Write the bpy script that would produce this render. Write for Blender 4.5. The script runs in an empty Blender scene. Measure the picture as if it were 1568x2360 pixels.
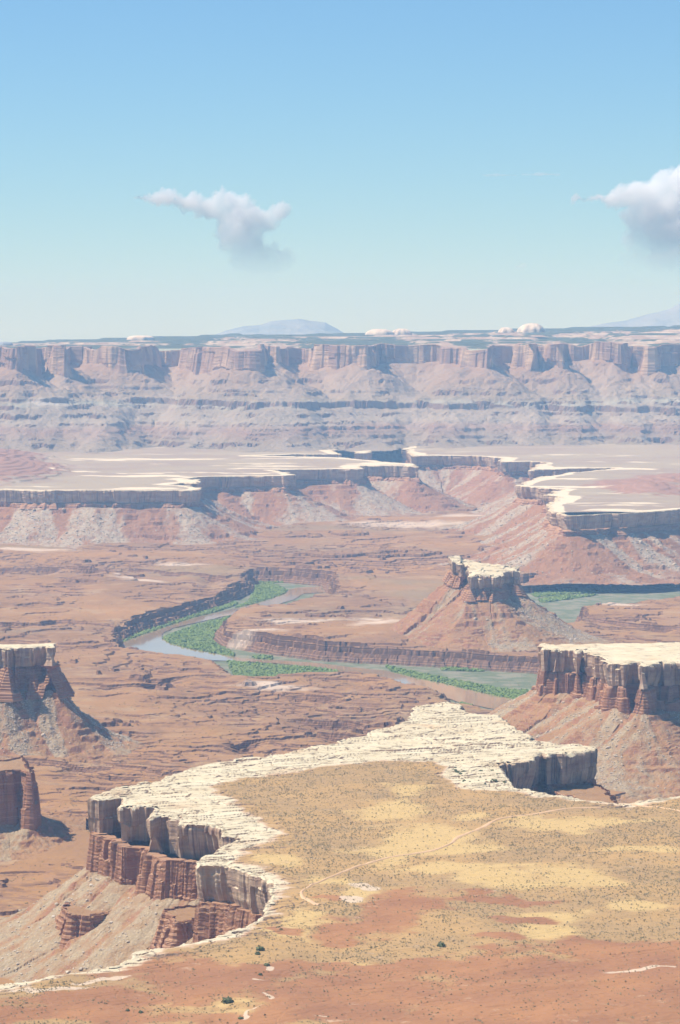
import bpy, bmesh, math, random
import numpy as np
from mathutils import Vector, Matrix
from mathutils.kdtree import KDTree

random.seed(5)
RS = np.random.RandomState(11)
scene = bpy.context.scene

# ------------------------------------------------------------------ camera, sky, sun, exposure
PITCH = math.atan((1180 - 765) / 7374.0)
cam_data = bpy.data.cameras.new("camera")
cam = bpy.data.objects.new("camera", cam_data)
scene.collection.objects.link(cam)
cam_data.sensor_fit = 'HORIZONTAL'
cam_data.sensor_width = 36.0
cam_data.lens = 36.0 * 7374.0 / 1568.0
cam_data.clip_start = 1.0
cam_data.clip_end = 200000.0
cam.location = (0, 0, 0)
cam.rotation_euler = (math.pi / 2 - PITCH, 0, 0)
scene.camera = cam

SUN_EL, SUN_AZ = math.radians(58), math.radians(-87)      # azimuth from +Y, clockwise
world = bpy.data.worlds.new("World")
scene.world = world
world.use_nodes = True
wn = world.node_tree
bg = wn.nodes['Background']
sky = wn.nodes.new('ShaderNodeTexSky')
sky.sky_type = 'NISHITA'
sky.sun_disc = False
sky.sun_elevation = SUN_EL
sky.sun_rotation = SUN_AZ
sky.altitude = 2500
sky.air_density = 1.25
sky.dust_density = 0.0
sky.ozone_density = 12.0
wb = wn.nodes.new('ShaderNodeMix'); wb.data_type = 'RGBA'; wb.blend_type = 'MULTIPLY'
wb.inputs[0].default_value = 1.0; wb.inputs[7].default_value = (0.93, 1.03, 1.02, 1)      # white balance of the whole sky
wn.links.new(sky.outputs[0], wb.inputs[6]); wn.links.new(wb.outputs[2], bg.inputs['Color'])
bg.inputs['Strength'].default_value = 0.10

sun_data = bpy.data.lights.new("sun", 'SUN')
sun_data.energy = 4.9
sun_data.angle = math.radians(0.5)
sun_data.color = (1.0, 0.95, 0.87)
sun = bpy.data.objects.new("sun", sun_data)
scene.collection.objects.link(sun)
SD = Vector((math.sin(SUN_AZ) * math.cos(SUN_EL), math.cos(SUN_AZ) * math.cos(SUN_EL), math.sin(SUN_EL)))
sun.rotation_euler = SD.to_track_quat('Z', 'Y').to_euler()
sun.location = (-3000, 2000, 5000)

scene.view_settings.view_transform = 'Standard'
scene.view_settings.look = 'None'
scene.view_settings.exposure = 0.33
scene.view_settings.gamma = 1.0
scene.cycles.volume_bounces = 16
scene.cycles.max_bounces = 18
scene.cycles.use_denoising = True
scene.cycles.use_adaptive_sampling = False
scene.cycles.diffuse_bounces = 3

# ------------------------------------------------------------------ helpers: pixels of a 1568-wide tracing to ground points
F = 7374.0
CP, SP = math.cos(PITCH), math.sin(PITCH)

def ray(X, Y):
    u = (X - 784) / F
    v = (1180 - Y) / F
    return np.array([u, CP + v * SP, -SP + v * CP])

def W(pts, z=-450.0, slope=0.0, y0=0.0):
    """ground points below traced outline points, on the plane z + slope*(y-y0)"""
    out = []
    for X, Y in pts:
        d = ray(X, Y)
        t = (z - slope * y0) / (d[2] - slope * d[1])
        out.append((d[0] * t, d[1] * t))
    return np.array(out)

# ------------------------------------------------------------------ noise
_P = np.tile(RS.permutation(512), 3)
_A = RS.rand(512) * 2 * np.pi
_GX, _GY = np.cos(_A).astype(np.float32), np.sin(_A).astype(np.float32)
_R1 = (RS.rand(512) * 2 - 1)

def perlin(x, y, seed=0):
    x = np.asarray(x, dtype=np.float64) + seed * 17.31
    y = np.asarray(y, dtype=np.float64) + seed * 9.77
    x, y = np.broadcast_arrays(x, y)
    xi = np.floor(x).astype(np.int64); yi = np.floor(y).astype(np.int64)
    fx = (x - xi).astype(np.float32); fy = (y - yi).astype(np.float32)
    xi &= 511; yi &= 511
    x1 = (xi + 1) & 511; y1 = (yi + 1) & 511
    def g(a, b, dx, dy):
        h = _P[_P[a] + b]
        return _GX[h] * dx + _GY[h] * dy
    u = fx * fx * fx * (fx * (fx * 6 - 15) + 10)
    v = fy * fy * fy * (fy * (fy * 6 - 15) + 10)
    a = g(xi, yi, fx, fy); b = g(x1, yi, fx - 1, fy)
    c = g(xi, y1, fx, fy - 1); d = g(x1, y1, fx - 1, fy - 1)
    a = a + u * (b - a); c = c + u * (d - c)
    return (a + v * (c - a)) * 1.45

def fbm(x, y, oct=4, seed=0, gain=0.5, lac=2.03):
    s = 0; a = 1.0; n = 0
    for k in range(oct):
        s = s + a * perlin(x, y, seed + k * 3 + 1); n += a
        x = x * lac; y = y * lac; a *= gain
    return s / n

def ridged(x, y, oct=4, seed=0):
    s = 0; a = 1.0; n = 0
    for k in range(oct):
        s = s + a * (1 - np.abs(perlin(x, y, seed + k * 5 + 2)) * 2); n += a
        x = x * 2.03; y = y * 2.03; a *= 0.5
    return s / n

def sstep(a, b, x):
    t = np.clip((x - a) / (b - a), 0, 1)
    return t * t * (3 - 2 * t)

def terr(h, step, w=0.18):
    k = np.floor(h / step); f = h / step - k
    return (k + sstep(1 - w, 1, f)) * step

def blocky(s, lam, seed):
    """offset along an outline: jointed blocks with sharp steps between tilted flats"""
    r = np.random.RandomState(seed)
    L = s.max() + lam * 4
    kn = np.cumsum(lam * (0.35 + 1.3 * r.rand(int(L / lam * 1.8) + 8)))
    i = np.searchsorted(kn, s)
    a = r.rand(len(kn) + 2) * 2 - 1; b = (r.rand(len(kn) + 2) * 2 - 1) * 0.9
    lo = np.where(i > 0, kn[np.maximum(i - 1, 0)], 0.0); hi = kn[np.minimum(i, len(kn) - 1)]
    t = (s - lo) / np.maximum(hi - lo, 1e-6) - 0.5
    return a[i] + b[i] * t

def levels(lo, hi, step, seed):
    r = np.random.RandomState(seed)
    L = [lo]
    while L[-1] < hi: L.append(L[-1] + step * (0.25 + 1.5 * r.rand() ** 1.5))
    return np.array(L)

def terr_irr(h, L, w=0.3):
    """beds of uneven thickness"""
    i = np.clip(np.searchsorted(L, h) - 1, 0, len(L) - 2)
    a = L[i]; b = L[i + 1]
    f = (h - a) / (b - a)
    return a + (b - a) * sstep(1 - w, 1, f)

# ------------------------------------------------------------------ mesh building
def link(name, me, parent=None, mats=(), smooth=False):
    ob = bpy.data.objects.new(name, me)
    scene.collection.objects.link(ob)
    for m in mats:
        me.materials.append(m)
    if parent is not None:
        ob.parent = parent
    return ob

def mesh_np(name, V, Q, attrs=None, smooth=True, mat_idx=None):
    V = np.ascontiguousarray(V, dtype=np.float32); Q = np.ascontiguousarray(Q, dtype=np.int32)
    k = Q.shape[1]
    me = bpy.data.meshes.new(name)
    me.vertices.add(len(V)); me.vertices.foreach_set('co', V.ravel())
    me.loops.add(Q.size); me.loops.foreach_set('vertex_index', Q.ravel())
    me.polygons.add(len(Q))
    me.polygons.foreach_set('loop_start', np.arange(0, Q.size, k, dtype=np.int32))
    if mat_idx is not None:
        me.polygons.foreach_set('material_index', np.ascontiguousarray(mat_idx, dtype=np.int32))
    me.update(calc_edges=True)
    me.polygons.foreach_set('use_smooth', np.full(len(Q), smooth, dtype=bool))
    for n, a in (attrs or {}).items():
        at = me.attributes.new(n, 'FLOAT', 'POINT')
        at.data.foreach_set('value', np.ascontiguousarray(a, dtype=np.float32).ravel())
    return me

def grid_quads(nr, nc):
    i = np.arange(nr - 1)[:, None] * nc + np.arange(nc - 1)[None, :]
    return np.stack([i, i + 1, i + nc + 1, i + nc], -1).reshape(-1, 4)

def compact(V, Q, attrs):
    used = np.zeros(len(V), bool); used[Q.ravel()] = True
    idx = np.cumsum(used) - 1
    return V[used], idx[Q], {k: a.ravel()[used] for k, a in attrs.items()}

def masked_grid(name, X, Y, Z, keep, attrs, smooth=False):
    nr, nc = X.shape
    Q = grid_quads(nr, nc)
    Q = Q[keep.ravel()[Q].all(1)]
    V = np.stack([X, Y, Z], -1).reshape(-1, 3)
    V, Q, attrs = compact(V, Q, attrs)
    return mesh_np(name, V, Q, attrs, smooth)

def fan(y0, y1, u0, u1, du, dr):
    """terrain grid whose cells grow with distance"""
    nr = int(math.log(y1 / y0) / dr) + 1
    y = y0 * np.exp(np.linspace(0, math.log(y1 / y0), nr))
    u = np.linspace(u0, u1, int((u1 - u0) / du) + 1)
    return y[:, None] * u[None, :], np.repeat(y[:, None], len(u), 1)

def seg_dist(x, y, poly, closed=True):
    """unsigned distance of points to a polyline (coarse, brute force)"""
    sh = x.shape; x = x.ravel(); y = y.ravel()
    d2 = np.full(x.shape, 1e18)
    n = len(poly)
    for i in range(n if closed else n - 1):
        a = poly[i]; b = poly[(i + 1) % n]
        e = b - a; L = e @ e + 1e-9
        t = np.clip(((x - a[0]) * e[0] + (y - a[1]) * e[1]) / L, 0, 1)
        dx = x - a[0] - t * e[0]; dy = y - a[1] - t * e[1]
        np.minimum(d2, dx * dx + dy * dy, out=d2)
    return np.sqrt(d2).reshape(sh)

def inside(x, y, poly):
    sh = x.shape; x = x.ravel(); y = y.ravel()
    c = np.zeros(x.shape, bool)
    n = len(poly)
    for i in range(n):
        x0, y0 = poly[i]; x1, y1 = poly[(i + 1) % n]
        if y0 == y1: continue
        m = (y0 > y) != (y1 > y)
        c ^= m & (x < (x1 - x0) * (y - y0) / (y1 - y0) + x0)
    return c.reshape(sh)

def inside_rows(X, Y, poly):
    """point in polygon for grids whose rows share one y (dense outlines)"""
    out = np.zeros(X.shape, bool)
    p0 = poly; p1 = np.roll(poly, -1, 0)
    for r in range(X.shape[0]):
        y = Y[r, 0]
        m = (p0[:, 1] > y) != (p1[:, 1] > y)
        if not m.any(): continue
        a = p0[m]; b = p1[m]
        xs = np.sort((b[:, 0] - a[:, 0]) * (y - a[:, 1]) / (b[:, 1] - a[:, 1]) + a[:, 0])
        out[r] = np.searchsorted(xs, X[r]) % 2 == 1
    return out

def sdf(x, y, poly):
    d = seg_dist(x, y, poly)
    return np.where(inside(x, y, poly), -d, d)

class Rim:
    """dense closed outline with jointed roughness, outward normals and arc length"""
    def __init__(s, poly, step, rough=(), seed=1, smooth=4.0, view=True):
        poly = np.asarray(poly, float)
        a = np.sum(poly[:, 0] * np.roll(poly[:, 1], -1) - np.roll(poly[:, 0], -1) * poly[:, 1])
        if a < 0: poly = poly[::-1]
        s.coarse = poly
        e = np.roll(poly, -1, 0) - poly
        L = np.hypot(e[:, 0], e[:, 1]); cum = np.concatenate([[0], np.cumsum(L)])
        n = int(cum[-1] / step)
        t = np.arange(n) * (cum[-1] / n)
        cl = np.vstack([poly, poly[:1]])
        P = np.stack([np.interp(t, cum, cl[:, 0]), np.interp(t, cum, cl[:, 1])], 1)
        N = s.normals(P, max(2, smooth / step))
        off = np.zeros(n)
        for k, (lam, amp) in enumerate(rough):
            off += amp * blocky(t, lam, seed * 31 + k)
            off += 0.4 * amp * perlin(t / (lam * 0.6), t * 0 + seed, seed + k)
        w = int(max(1, 1.2 / step))
        if w > 1:
            off = s.sm(off, w)
        P = P + N * off[:, None]
        s.P, s.S, s.n = P, t, n
        s.N = s.normals(P, max(2, smooth / step))
        s.seed = seed
    @staticmethod
    def sm(a, w):
        w = int(w); k = np.hanning(2 * w + 3)[1:-1]; k /= k.sum()
        h = len(k) // 2
        b = np.concatenate([a[-h:], a, a[:h]])
        return np.convolve(b, k, 'valid')
    @classmethod
    def normals(cls, P, w):
        T = np.roll(P, -1, 0) - np.roll(P, 1, 0)
        T = np.stack([cls.sm(T[:, 0], w), cls.sm(T[:, 1], w)], 1)
        T /= np.hypot(T[:, 0], T[:, 1])[:, None] + 1e-9
        return np.stack([T[:, 1], -T[:, 0]], 1)
    def smoothed(s, w):
        o = Rim.__new__(Rim)
        st = s.S[1] - s.S[0]
        o.P = np.stack([s.sm(s.P[:, i], max(1, w / st)) for i in (0, 1)], 1)
        o.S, o.n, o.seed, o.coarse = s.S, s.n, s.seed, s.coarse
        o.N = s.N
        return o
    def nearest(s, x, y):
        if not hasattr(s, 'kd'):
            s.kd = KDTree(s.n)
            for i in range(s.n): s.kd.insert((s.P[i, 0], s.P[i, 1], 0), i)
            s.kd.balance()
        f = s.kd.find
        d = np.empty(len(x)); idx = np.empty(len(x), np.int64)
        for i, (a, b) in enumerate(zip(x.tolist(), y.tolist())):
            r = f((a, b, 0)); d[i] = r[2]; idx[i] = r[1]
        return d, idx

def in_view(P, lo=0, hi=1e9, k=0.13):
    return (np.abs(P[:, 0]) < k * P[:, 1] + 60) & (P[:, 1] > lo) & (P[:, 1] < hi)

def strip(name, rim, ztop, rows, offs, keep, attrs=None, smooth=False):
    """wall mesh: rows = depth of each row below ztop, (nr,) or (nr,N); offs = outward offset (nr,N)"""
    N = rim.n; nr = offs.shape[0]
    Xs = rim.P[None, :, 0] + rim.N[None, :, 0] * offs
    Ys = rim.P[None, :, 1] + rim.N[None, :, 1] * offs
    rows = np.asarray(rows, float)
    if rows.ndim == 1: rows = np.repeat(rows[:, None], N, 1)
    Zs = ztop[None, :] - rows
    wrap = lambda A: np.concatenate([A, A[:, :1]], 1)
    Xs, Ys, Zs = wrap(Xs), wrap(Ys), wrap(Zs)
    Q = grid_quads(nr, N + 1)
    k2 = np.concatenate([keep, keep[:1]])
    kk = np.repeat(k2[None, :], nr, 0).ravel()
    Q = Q[kk[Q].all(1)][:, ::-1]
    at = {'s': wrap(np.repeat(rim.S[None, :], nr, 0)), 'depth': wrap(rows)}
    for n, a in (attrs or {}).items(): at[n] = wrap(a)
    V = np.stack([Xs, Ys, Zs], -1).reshape(-1, 3)
    V, Q, at = compact(V, Q, at)
    return mesh_np(name, V, Q, at, smooth)

def cap_wall(name, rim, ztop, Hc, keep, dz, under=6.0, col=1.2, lam=9.0, bed=0.7, lip=5.0, seed=1, rnd=1.2, jag=1.6):
    """caprock cliff: lip rows that lap over the top sheet, rounded brow, fluted face, undercut foot"""
    s = rim.S
    nlip = np.array([-lip, -lip * 0.5, -1.2, 0.0])
    dlip = np.array([0.5, -0.12, -0.1, rnd * 0.5])
    d = np.arange(rnd, Hc + dz * 0.5, dz)
    rows = np.concatenate([dlip, d])
    dd = d[:, None]; ss = s[None, :]
    f = dd / Hc
    o = 0.4 + col * perlin(ss / lam, dd / (Hc * 1.6), seed) + col * 0.6 * perlin(ss / (lam * 0.37), dd / (Hc * 0.9), seed + 3)
    o += bed * perlin(ss / 160.0, dd / 3.2, seed + 5) + bed * 0.8 * perlin(ss / 40.0, dd / 1.6, seed + 9)
    bk = blocky(s, lam * 1.6, seed + 17); bk2 = blocky(s, lam * 1.1, seed + 18)
    cut = Hc * (0.35 + 0.3 * blocky(s, lam * 4, seed + 19))[None, :]
    o += jag * np.where(dd < cut, bk[None, :], bk2[None, :] - 0.5) * np.minimum(1, dd / 2.0)
    u = under * (0.55 + 0.9 * perlin(s / 75.0, s * 0 + 3.3, seed + 7))
    o -= (np.maximum(u, 0.5)[None, :] * f ** 2.2) if under > 0 else u[None, :] * f
    o += 1.4 * sstep(0.15, 0.5, perlin(ss / 30.0, dd / 22.0, seed + 13)) * f
    fade = np.minimum(1, dd / 3.0)
    o = o * fade + 0.25 * (1 - fade)
    lipo = np.repeat(nlip[:, None], rim.n, 1) + 0.4 * perlin(s / 3.0, s * 0, seed)[None, :]
    return strip(name, rim, ztop, rows, np.concatenate([lipo, o]), keep), o[-1]

def red_wall(name, rim, ztop, Hc, Hr, keep, dz, start, seed=1, flute=5.0, lam=16.0, lean=0.22, step=4.0, sl=14.0, sm=0, shelf_in=0):
    if sm:
        rim = rim.smoothed(sm); rim.N = Rim.normals(rim.P, 8)
    """softer red beds below the caprock: stepped ledges cut by vertical flutes"""
    s = rim.S
    d = np.arange(-1.5, Hr + dz * 0.5, dz)
    dd = d[:, None]; ss = s[None, :]
    warp = dd + 1.6 * perlin(ss / 60.0, dd / 30.0, seed + 4)
    o = lean * terr(warp, step, 0.45) * 1.0
    fl = np.abs(perlin(ss / lam, dd / (Hr * 2.5), seed + 1)) * 2 - 0.5
    fl2 = perlin(ss / (lam * 0.4), dd / (Hr * 1.1), seed + 2)
    f = np.clip(dd / Hr, 0, 1)
    o = o + (flute * 0.45 * fl + flute * 0.35 * fl2) * (0.45 + 0.55 * f)
    o += 0.4 * perlin(ss / 18.0, dd / 1.5, seed + 6) + 0.4 * perlin(ss / 4.0, dd / 2.0, seed + 8)
    b1, b2, b3 = blocky(s, lam * 1.3, seed + 31), blocky(s, lam * 0.9, seed + 32), blocky(s, lam * 0.4, seed + 33)
    cut = Hr * (0.45 + 0.35 * blocky(s, lam * 2.2, seed + 34))[None, :]
    o += 0.75 * flute * np.where(dd < cut, b1[None, :], b2[None, :] + 0.35) + 0.3 * flute * b3[None, :]
    big = perlin(s / 95.0, s * 0 + 1.7, seed + 11)
    o += (sl * 0.5 * big)[None, :] * f
    st = Rim.sm(start, 6)
    out = (0.5 + 3.0 * perlin(s / 24.0, s * 0, seed + 15))[None, :]
    shelf = sstep(-0.5, 3.0, dd + 2.0 * perlin(ss / 13.0, dd * 0, seed + 16))
    o = o + (st - 2.0)[None, :] + (np.maximum(out - st[None, :], 0)) * shelf
    if sm or shelf_in:
        d = np.concatenate([[-0.4], d]); o = np.vstack([np.full((1, rim.n), -(shelf_in or 1.2 * sm)), o])
        d[1] = -0.2
    return strip(name, rim, ztop - Hc, d, o, keep)

# talus registry for scattering stones
TAL = {}

def talus(name, rim, ztopf, drop0, zfloor, L, grid, floor_f, gap=4.0, p=1.3, seed=1, ledge=7.0, lw=0.35, lmix=0.8,
          gul=7.0, gl=26.0, keepf=None, smooth=False, dlam=45.0, rough=1.0, dbias=0.0, sm=26.0, dvar=0.0, steps=(), keep_in=22.0):
    rim = rim.smoothed(sm)
    X, Y = grid
    sh = X.shape
    near = seg_dist(X, Y, rim.coarse) < (L * 1.25 + 40)
    ins = inside_rows(X, Y, rim.P)
    x = X[near]; y = Y[near]
    d, idx = rim.nearest(x, y)
    sd = np.where(ins[near], -d, d)
    sa = rim.S[idx]
    zt = ztopf(rim.P[idx, 0], rim.P[idx, 1]) - drop0
    zt = zt + dvar * fbm(x / 260.0, y / 260.0, 3, seed + 41)
    far = np.clip(sd / 40, 0, 1)
    th = np.arctan2(y - rim.P[idx, 1], x - rim.P[idx, 0])
    ct, sn = np.cos(th) * 45.0, np.sin(th) * 45.0
    wx = 10 * perlin(x / 50.0, y / 50.0, seed + 31)
    s1 = sa + ct + wx
    if dvar: s1, sn = x + 3 * wx, 0 * sn
    g = 0.5 * gul * perlin(s1 / gl, sd / 300.0 + sn / gl, seed) * far + 0.3 * gul * perlin(s1 / (gl * 0.36), sd / 120.0 + sn / (gl * 0.36), seed + 2) * far
    g += (gul * (ridged(x / (gl * 2.2), y / (gl * 2.2), 3, seed + 4) - 0.4) + 10.0 * fbm(x / 80.0, y / 80.0, 3, seed + 3)) * far
    Le = L * (1 + 0.25 * perlin(s1 / 160.0, sn / 160.0, seed + 8))
    t = (sd - gap + g) / Le
    Ht = zt - zfloor
    tt = np.clip(t, 0, 1)
    z = zt - Ht * (1 - (1 - tt) ** p) - np.maximum(t - 1, 0) * Ht * 0.35 + np.maximum(-t, 0) * 2
    kz = ledge / 7.0
    zz = z + kz * (2.2 * fbm(x / 38.0, y / 38.0, 3, seed + 21) + 1.0 * perlin(x / 9.0, y / 9.0, seed + 22))
    m = lmix * sstep(-0.15, 0.25, fbm(x / (kz * 34.0), y / (kz * 34.0), 3, seed + 5) * 1.4 + 0.02) * sstep(-0.05, 0.1, t)
    dn = perlin(s1 / dlam, sd / 400.0 + sn / dlam, seed + 9) + 0.4 * perlin(s1 / (dlam * 0.3), sd / 120.0 + sn / (dlam * 0.3), seed + 12) + 0.35 * fbm(x / 16.0, y / 16.0, 3, seed + 14)
    debris = sstep(-0.02, 0.45, dn + dbias)
    m = m * (1 - 0.9 * debris)
    LV = levels(zfloor - 120, zfloor + Ht.max() + 60, ledge, seed + 77)
    z = z + m * (terr_irr(zz, LV, lw) + ledge * 0.4 - zz)
    for zl, hg in steps:
        zw = z + 7 * fbm(x / 150.0, y / 150.0, 3, seed + 51 + hg) + 0.02 * x
        on = sstep(-0.25, 0.15, fbm(x / 330.0, y / 330.0, 2, seed + 61 + hg))
        z = z + on * hg * np.tanh((zw - zl) / 1.5) * np.exp(-np.abs(zw - zl) / 22.0)
    z = z + debris * 1.0 + rough * (2.2 * fbm(x / 13.0, y / 13.0, 4, seed + 15, 0.65) * sstep(-0.1, 0.2, t))
    Z = np.full(sh, -1e4); Z[near] = z
    SDg = np.full(sh, 1e4); SDg[near] = sd
    Dg = np.zeros(sh); Dg[near] = debris
    Tg = np.full(sh, 9.0); Tg[near] = t
    fl = floor_f(X, Y)
    keep = near & (Z > fl - 2.5) & (SDg > -keep_in)
    if keepf is not None: keep &= keepf(X, Y)
    at = {'debris': Dg, 'down': Tg}
    me = masked_grid(name, X, Y, Z, keep, at, smooth)
    ok = keep & (Z > fl + 0.3) & (SDg > gap)
    TAL[name + str(seed)] = (X[ok], Y[ok], Z[ok], Dg[ok], Tg[ok])
    return me

def top_sheet(name, rim, hf, grid, attrf, inset=2.2, smooth=False):
    X, Y = grid
    ins = inside_rows(X, Y, rim.P)
    coarse = seg_dist(X, Y, rim.coarse)
    band = ins & (coarse < 40)
    sd = np.where(ins, coarse, -1.0)
    x, y = X[band], Y[band]
    if len(x):
        d, _ = rim.nearest(x, y)
        sd[band] = d
    keep = ins & (sd > inset)
    Z = hf(X, Y)
    at = attrf(X, Y, sd)
    return masked_grid(name, X, Y, Z, keep, at, smooth)

# ------------------------------------------------------------------ node materials
class NT:
    def __init__(s, name, rough=0.95):
        s.m = bpy.data.materials.new(name); s.m.use_nodes = True
        s.t = s.m.node_tree; s.n = s.t.nodes
        s.b = s.n['Principled BSDF']
        s.b.inputs['Roughness'].default_value = rough
        s.b.inputs['Specular IOR Level'].default_value = 0.12
        s.geo = s.n.new('ShaderNodeNewGeometry')
        s.pos = s.geo.outputs['Position']
    def put(s, sock, v):
        if hasattr(v, 'is_output') or isinstance(v, bpy.types.NodeSocket): s.t.links.new(v, sock)
        elif v is not None: sock.default_value = v
    def math(s, op, a, b=None, c=None, clamp=False):
        n = s.n.new('ShaderNodeMath'); n.operation = op; n.use_clamp = clamp
        for i, v in enumerate((a, b, c)):
            if v is not None: s.put(n.inputs[i], v)
        return n.outputs[0]
    def xyz(s, v):
        n = s.n.new('ShaderNodeSeparateXYZ'); s.put(n.inputs[0], v); return n.outputs
    def comb(s, x, y, z):
        n = s.n.new('ShaderNodeCombineXYZ')
        for i, v in enumerate((x, y, z)): s.put(n.inputs[i], v)
        return n.outputs[0]
    def scale(s, v, k):
        n = s.n.new('ShaderNodeMapping'); s.put(n.inputs['Vector'], v)
        n.inputs['Scale'].default_value = k; return n.outputs[0]
    def noise(s, v, sc, det=4, rough=0.55, dim='3D', w=None):
        n = s.n.new('ShaderNodeTexNoise'); n.noise_dimensions = dim
        if dim == '1D': s.put(n.inputs['W'], w)
        else: s.put(n.inputs['Vector'], v)
        n.inputs['Scale'].default_value = sc; n.inputs['Detail'].default_value = det
        n.inputs['Roughness'].default_value = rough
        return n.outputs[0]
    def voro(s, v, sc, feat='F1', out='Distance', rnd=1.0):
        n = s.n.new('ShaderNodeTexVoronoi'); n.feature = feat
        s.put(n.inputs['Vector'], v); n.inputs['Scale'].default_value = sc
        n.inputs['Randomness'].default_value = rnd
        return n.outputs[out]
    def ss(s, a, b, v):
        n = s.n.new('ShaderNodeMapRange'); n.interpolation_type = 'SMOOTHSTEP'
        s.put(n.inputs['Value'], v)
        n.inputs['From Min'].default_value = a; n.inputs['From Max'].default_value = b
        return n.outputs[0]
    def ramp(s, fac, stops, interp='LINEAR'):
        n = s.n.new('ShaderNodeValToRGB'); n.color_ramp.interpolation = interp
        e = n.color_ramp.elements
        while len(e) < len(stops): e.new(0.5)
        for el, (p, c) in zip(e, stops):
            el.position = p; el.color = (*c, 1)
        s.put(n.inputs[0], fac); return n.outputs[0]
    def mix(s, f, a, b, mode='MIX'):
        n = s.n.new('ShaderNodeMix'); n.data_type = 'RGBA'; n.blend_type = mode
        s.put(n.inputs[0], f)
        for sock, v in ((n.inputs[6], a), (n.inputs[7], b)):
            s.put(sock, (*v, 1) if isinstance(v, tuple) else v)
        return n.outputs[2]
    def attr(s, name):
        n = s.n.new('ShaderNodeAttribute'); n.attribute_name = name; return n.outputs['Fac']
    def bump(s, h, strength=0.5, dist=1.0):
        n = s.n.new('ShaderNodeBump'); s.put(n.inputs['Height'], h)
        n.inputs['Strength'].default_value = strength; n.inputs['Distance'].default_value = dist
        s.t.links.new(n.outputs[0], s.b.inputs['Normal'])
    def done(s, col):
        s.put(s.b.inputs['Base Color'], col); return s.m

def up_face(n):
    return n.xyz(n.geo.outputs['Normal'])[2]

CREAM, CREAM2, TAN = (0.69, 0.60, 0.415), (0.54, 0.45, 0.285), (0.50, 0.37, 0.24)

def slick_col(n):
    a = n.noise(n.pos, 0.02, 5)
    b = n.noise(n.scale(n.pos, (0.35, 1.0, 1.0)), 0.16, 5, 0.65)
    c = n.mix(n.ss(0.35, 0.65, a), CREAM, (0.63, 0.53, 0.35))
    c = n.mix(n.math('MULTIPLY', n.ss(0.52, 0.70, b), 0.7), c, CREAM2)
    st = n.noise(n.pos, 0.013, 3)
    c = n.mix(n.math('MULTIPLY', n.ss(0.57, 0.70, st), 0.5), c, (0.62, 0.40, 0.22))
    wv = n.noise(n.pos, 0.03, 3)
    wp = n.n.new('ShaderNodeVectorMath'); wp.operation = 'MULTIPLY_ADD'
    nc = n.n.new('ShaderNodeTexNoise'); nc.inputs['Scale'].default_value = 0.06; nc.inputs['Detail'].default_value = 4
    n.t.links.new(n.pos, nc.inputs['Vector'])
    n.t.links.new(nc.outputs['Color'], wp.inputs[0]); wp.inputs[1].default_value = (26, 26, 0); n.t.links.new(n.pos, wp.inputs[2])
    rot = n.n.new('ShaderNodeMapping'); n.t.links.new(wp.outputs[0], rot.inputs['Vector']); rot.inputs['Rotation'].default_value = (0, 0, -0.4); rot.inputs['Scale'].default_value = (0.4, 1.25, 0)
    for sc_, w_, lo_ in ((0.035, 0.045, 0.40), (0.085, 0.05, 0.47)):
        v = n.voro(rot.outputs[0], sc_, 'DISTANCE_TO_EDGE')
        cr = n.math('MULTIPLY', n.math('SUBTRACT', 1, n.ss(0.0, w_, v)), n.ss(lo_, lo_ + 0.12, wv))
        c = n.mix(n.math('MULTIPLY', cr, 0.62), c, (0.27, 0.20, 0.12))
    fs = n.noise(n.scale(n.pos, (0.5, 1.0, 1.0)), 0.5, 4, 0.7)
    c = n.mix(n.math('MULTIPLY', n.ss(0.58, 0.72, fs), 0.25), c, (0.40, 0.32, 0.21))
    return c, b

def make_slick():
    n = NT('pale_slickrock')
    c, b = slick_col(n)
    n.bump(b, 0.5, 1.5)
    return n.done(c)

def make_capwall(name='cap_cliff_rock', streak=0.9, warm=0.0):
    n = NT(name)
    s = n.attr('s'); d = n.attr('depth')
    z = n.xyz(n.pos)[2]
    base = n.mix(n.ss(0.35, 0.68, n.noise(n.comb(n.math('MULTIPLY', s, 0.02), 0, n.math('MULTIPLY', z, 0.09)), 1.0, 4)),
                 (0.54, 0.395, 0.26), (0.38, 0.24, 0.16))
    bed = n.noise(n.comb(n.math('MULTIPLY', s, 0.006), 0, n.math('MULTIPLY', z, 0.55)), 1.0, 3)
    base = n.mix(n.math('MULTIPLY', n.ss(0.5, 0.68, bed), 0.45), base, (0.36, 0.23, 0.16))
    v = n.comb(n.math('MULTIPLY', s, 0.30), 0, n.math('MULTIPLY', z, 0.012))
    st = n.noise(v, 1.0, 5, 0.7)
    big = n.noise(n.comb(n.math('MULTIPLY', s, 0.017), 3.0, n.math('MULTIPLY', z, 0.01)), 1.0, 3)
    f = n.math('MULTIPLY', n.ss(0.44, 0.66, st), n.math('MULTIPLY', n.ss(0.38, 0.62, big), streak))
    base = n.mix(f, base, (0.095, 0.068, 0.06))
    v2 = n.noise(n.comb(n.math('MULTIPLY', s, 0.3), 5.0, n.math('MULTIPLY', z, 0.02)), 1.0, 4)
    base = n.mix(n.math('MULTIPLY', n.ss(0.58, 0.7, v2), 0.4), base, (0.70, 0.60, 0.46))
    top, b = slick_col(n)
    base = n.mix(n.ss(0.55, 0.8, up_face(n)), base, top)
    n.bump(n.math('ADD', n.noise(n.pos, 0.35, 5, 0.65), n.math('MULTIPLY', st, 0.6)), 0.5, 1.2)
    return n.done(base)

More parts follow.
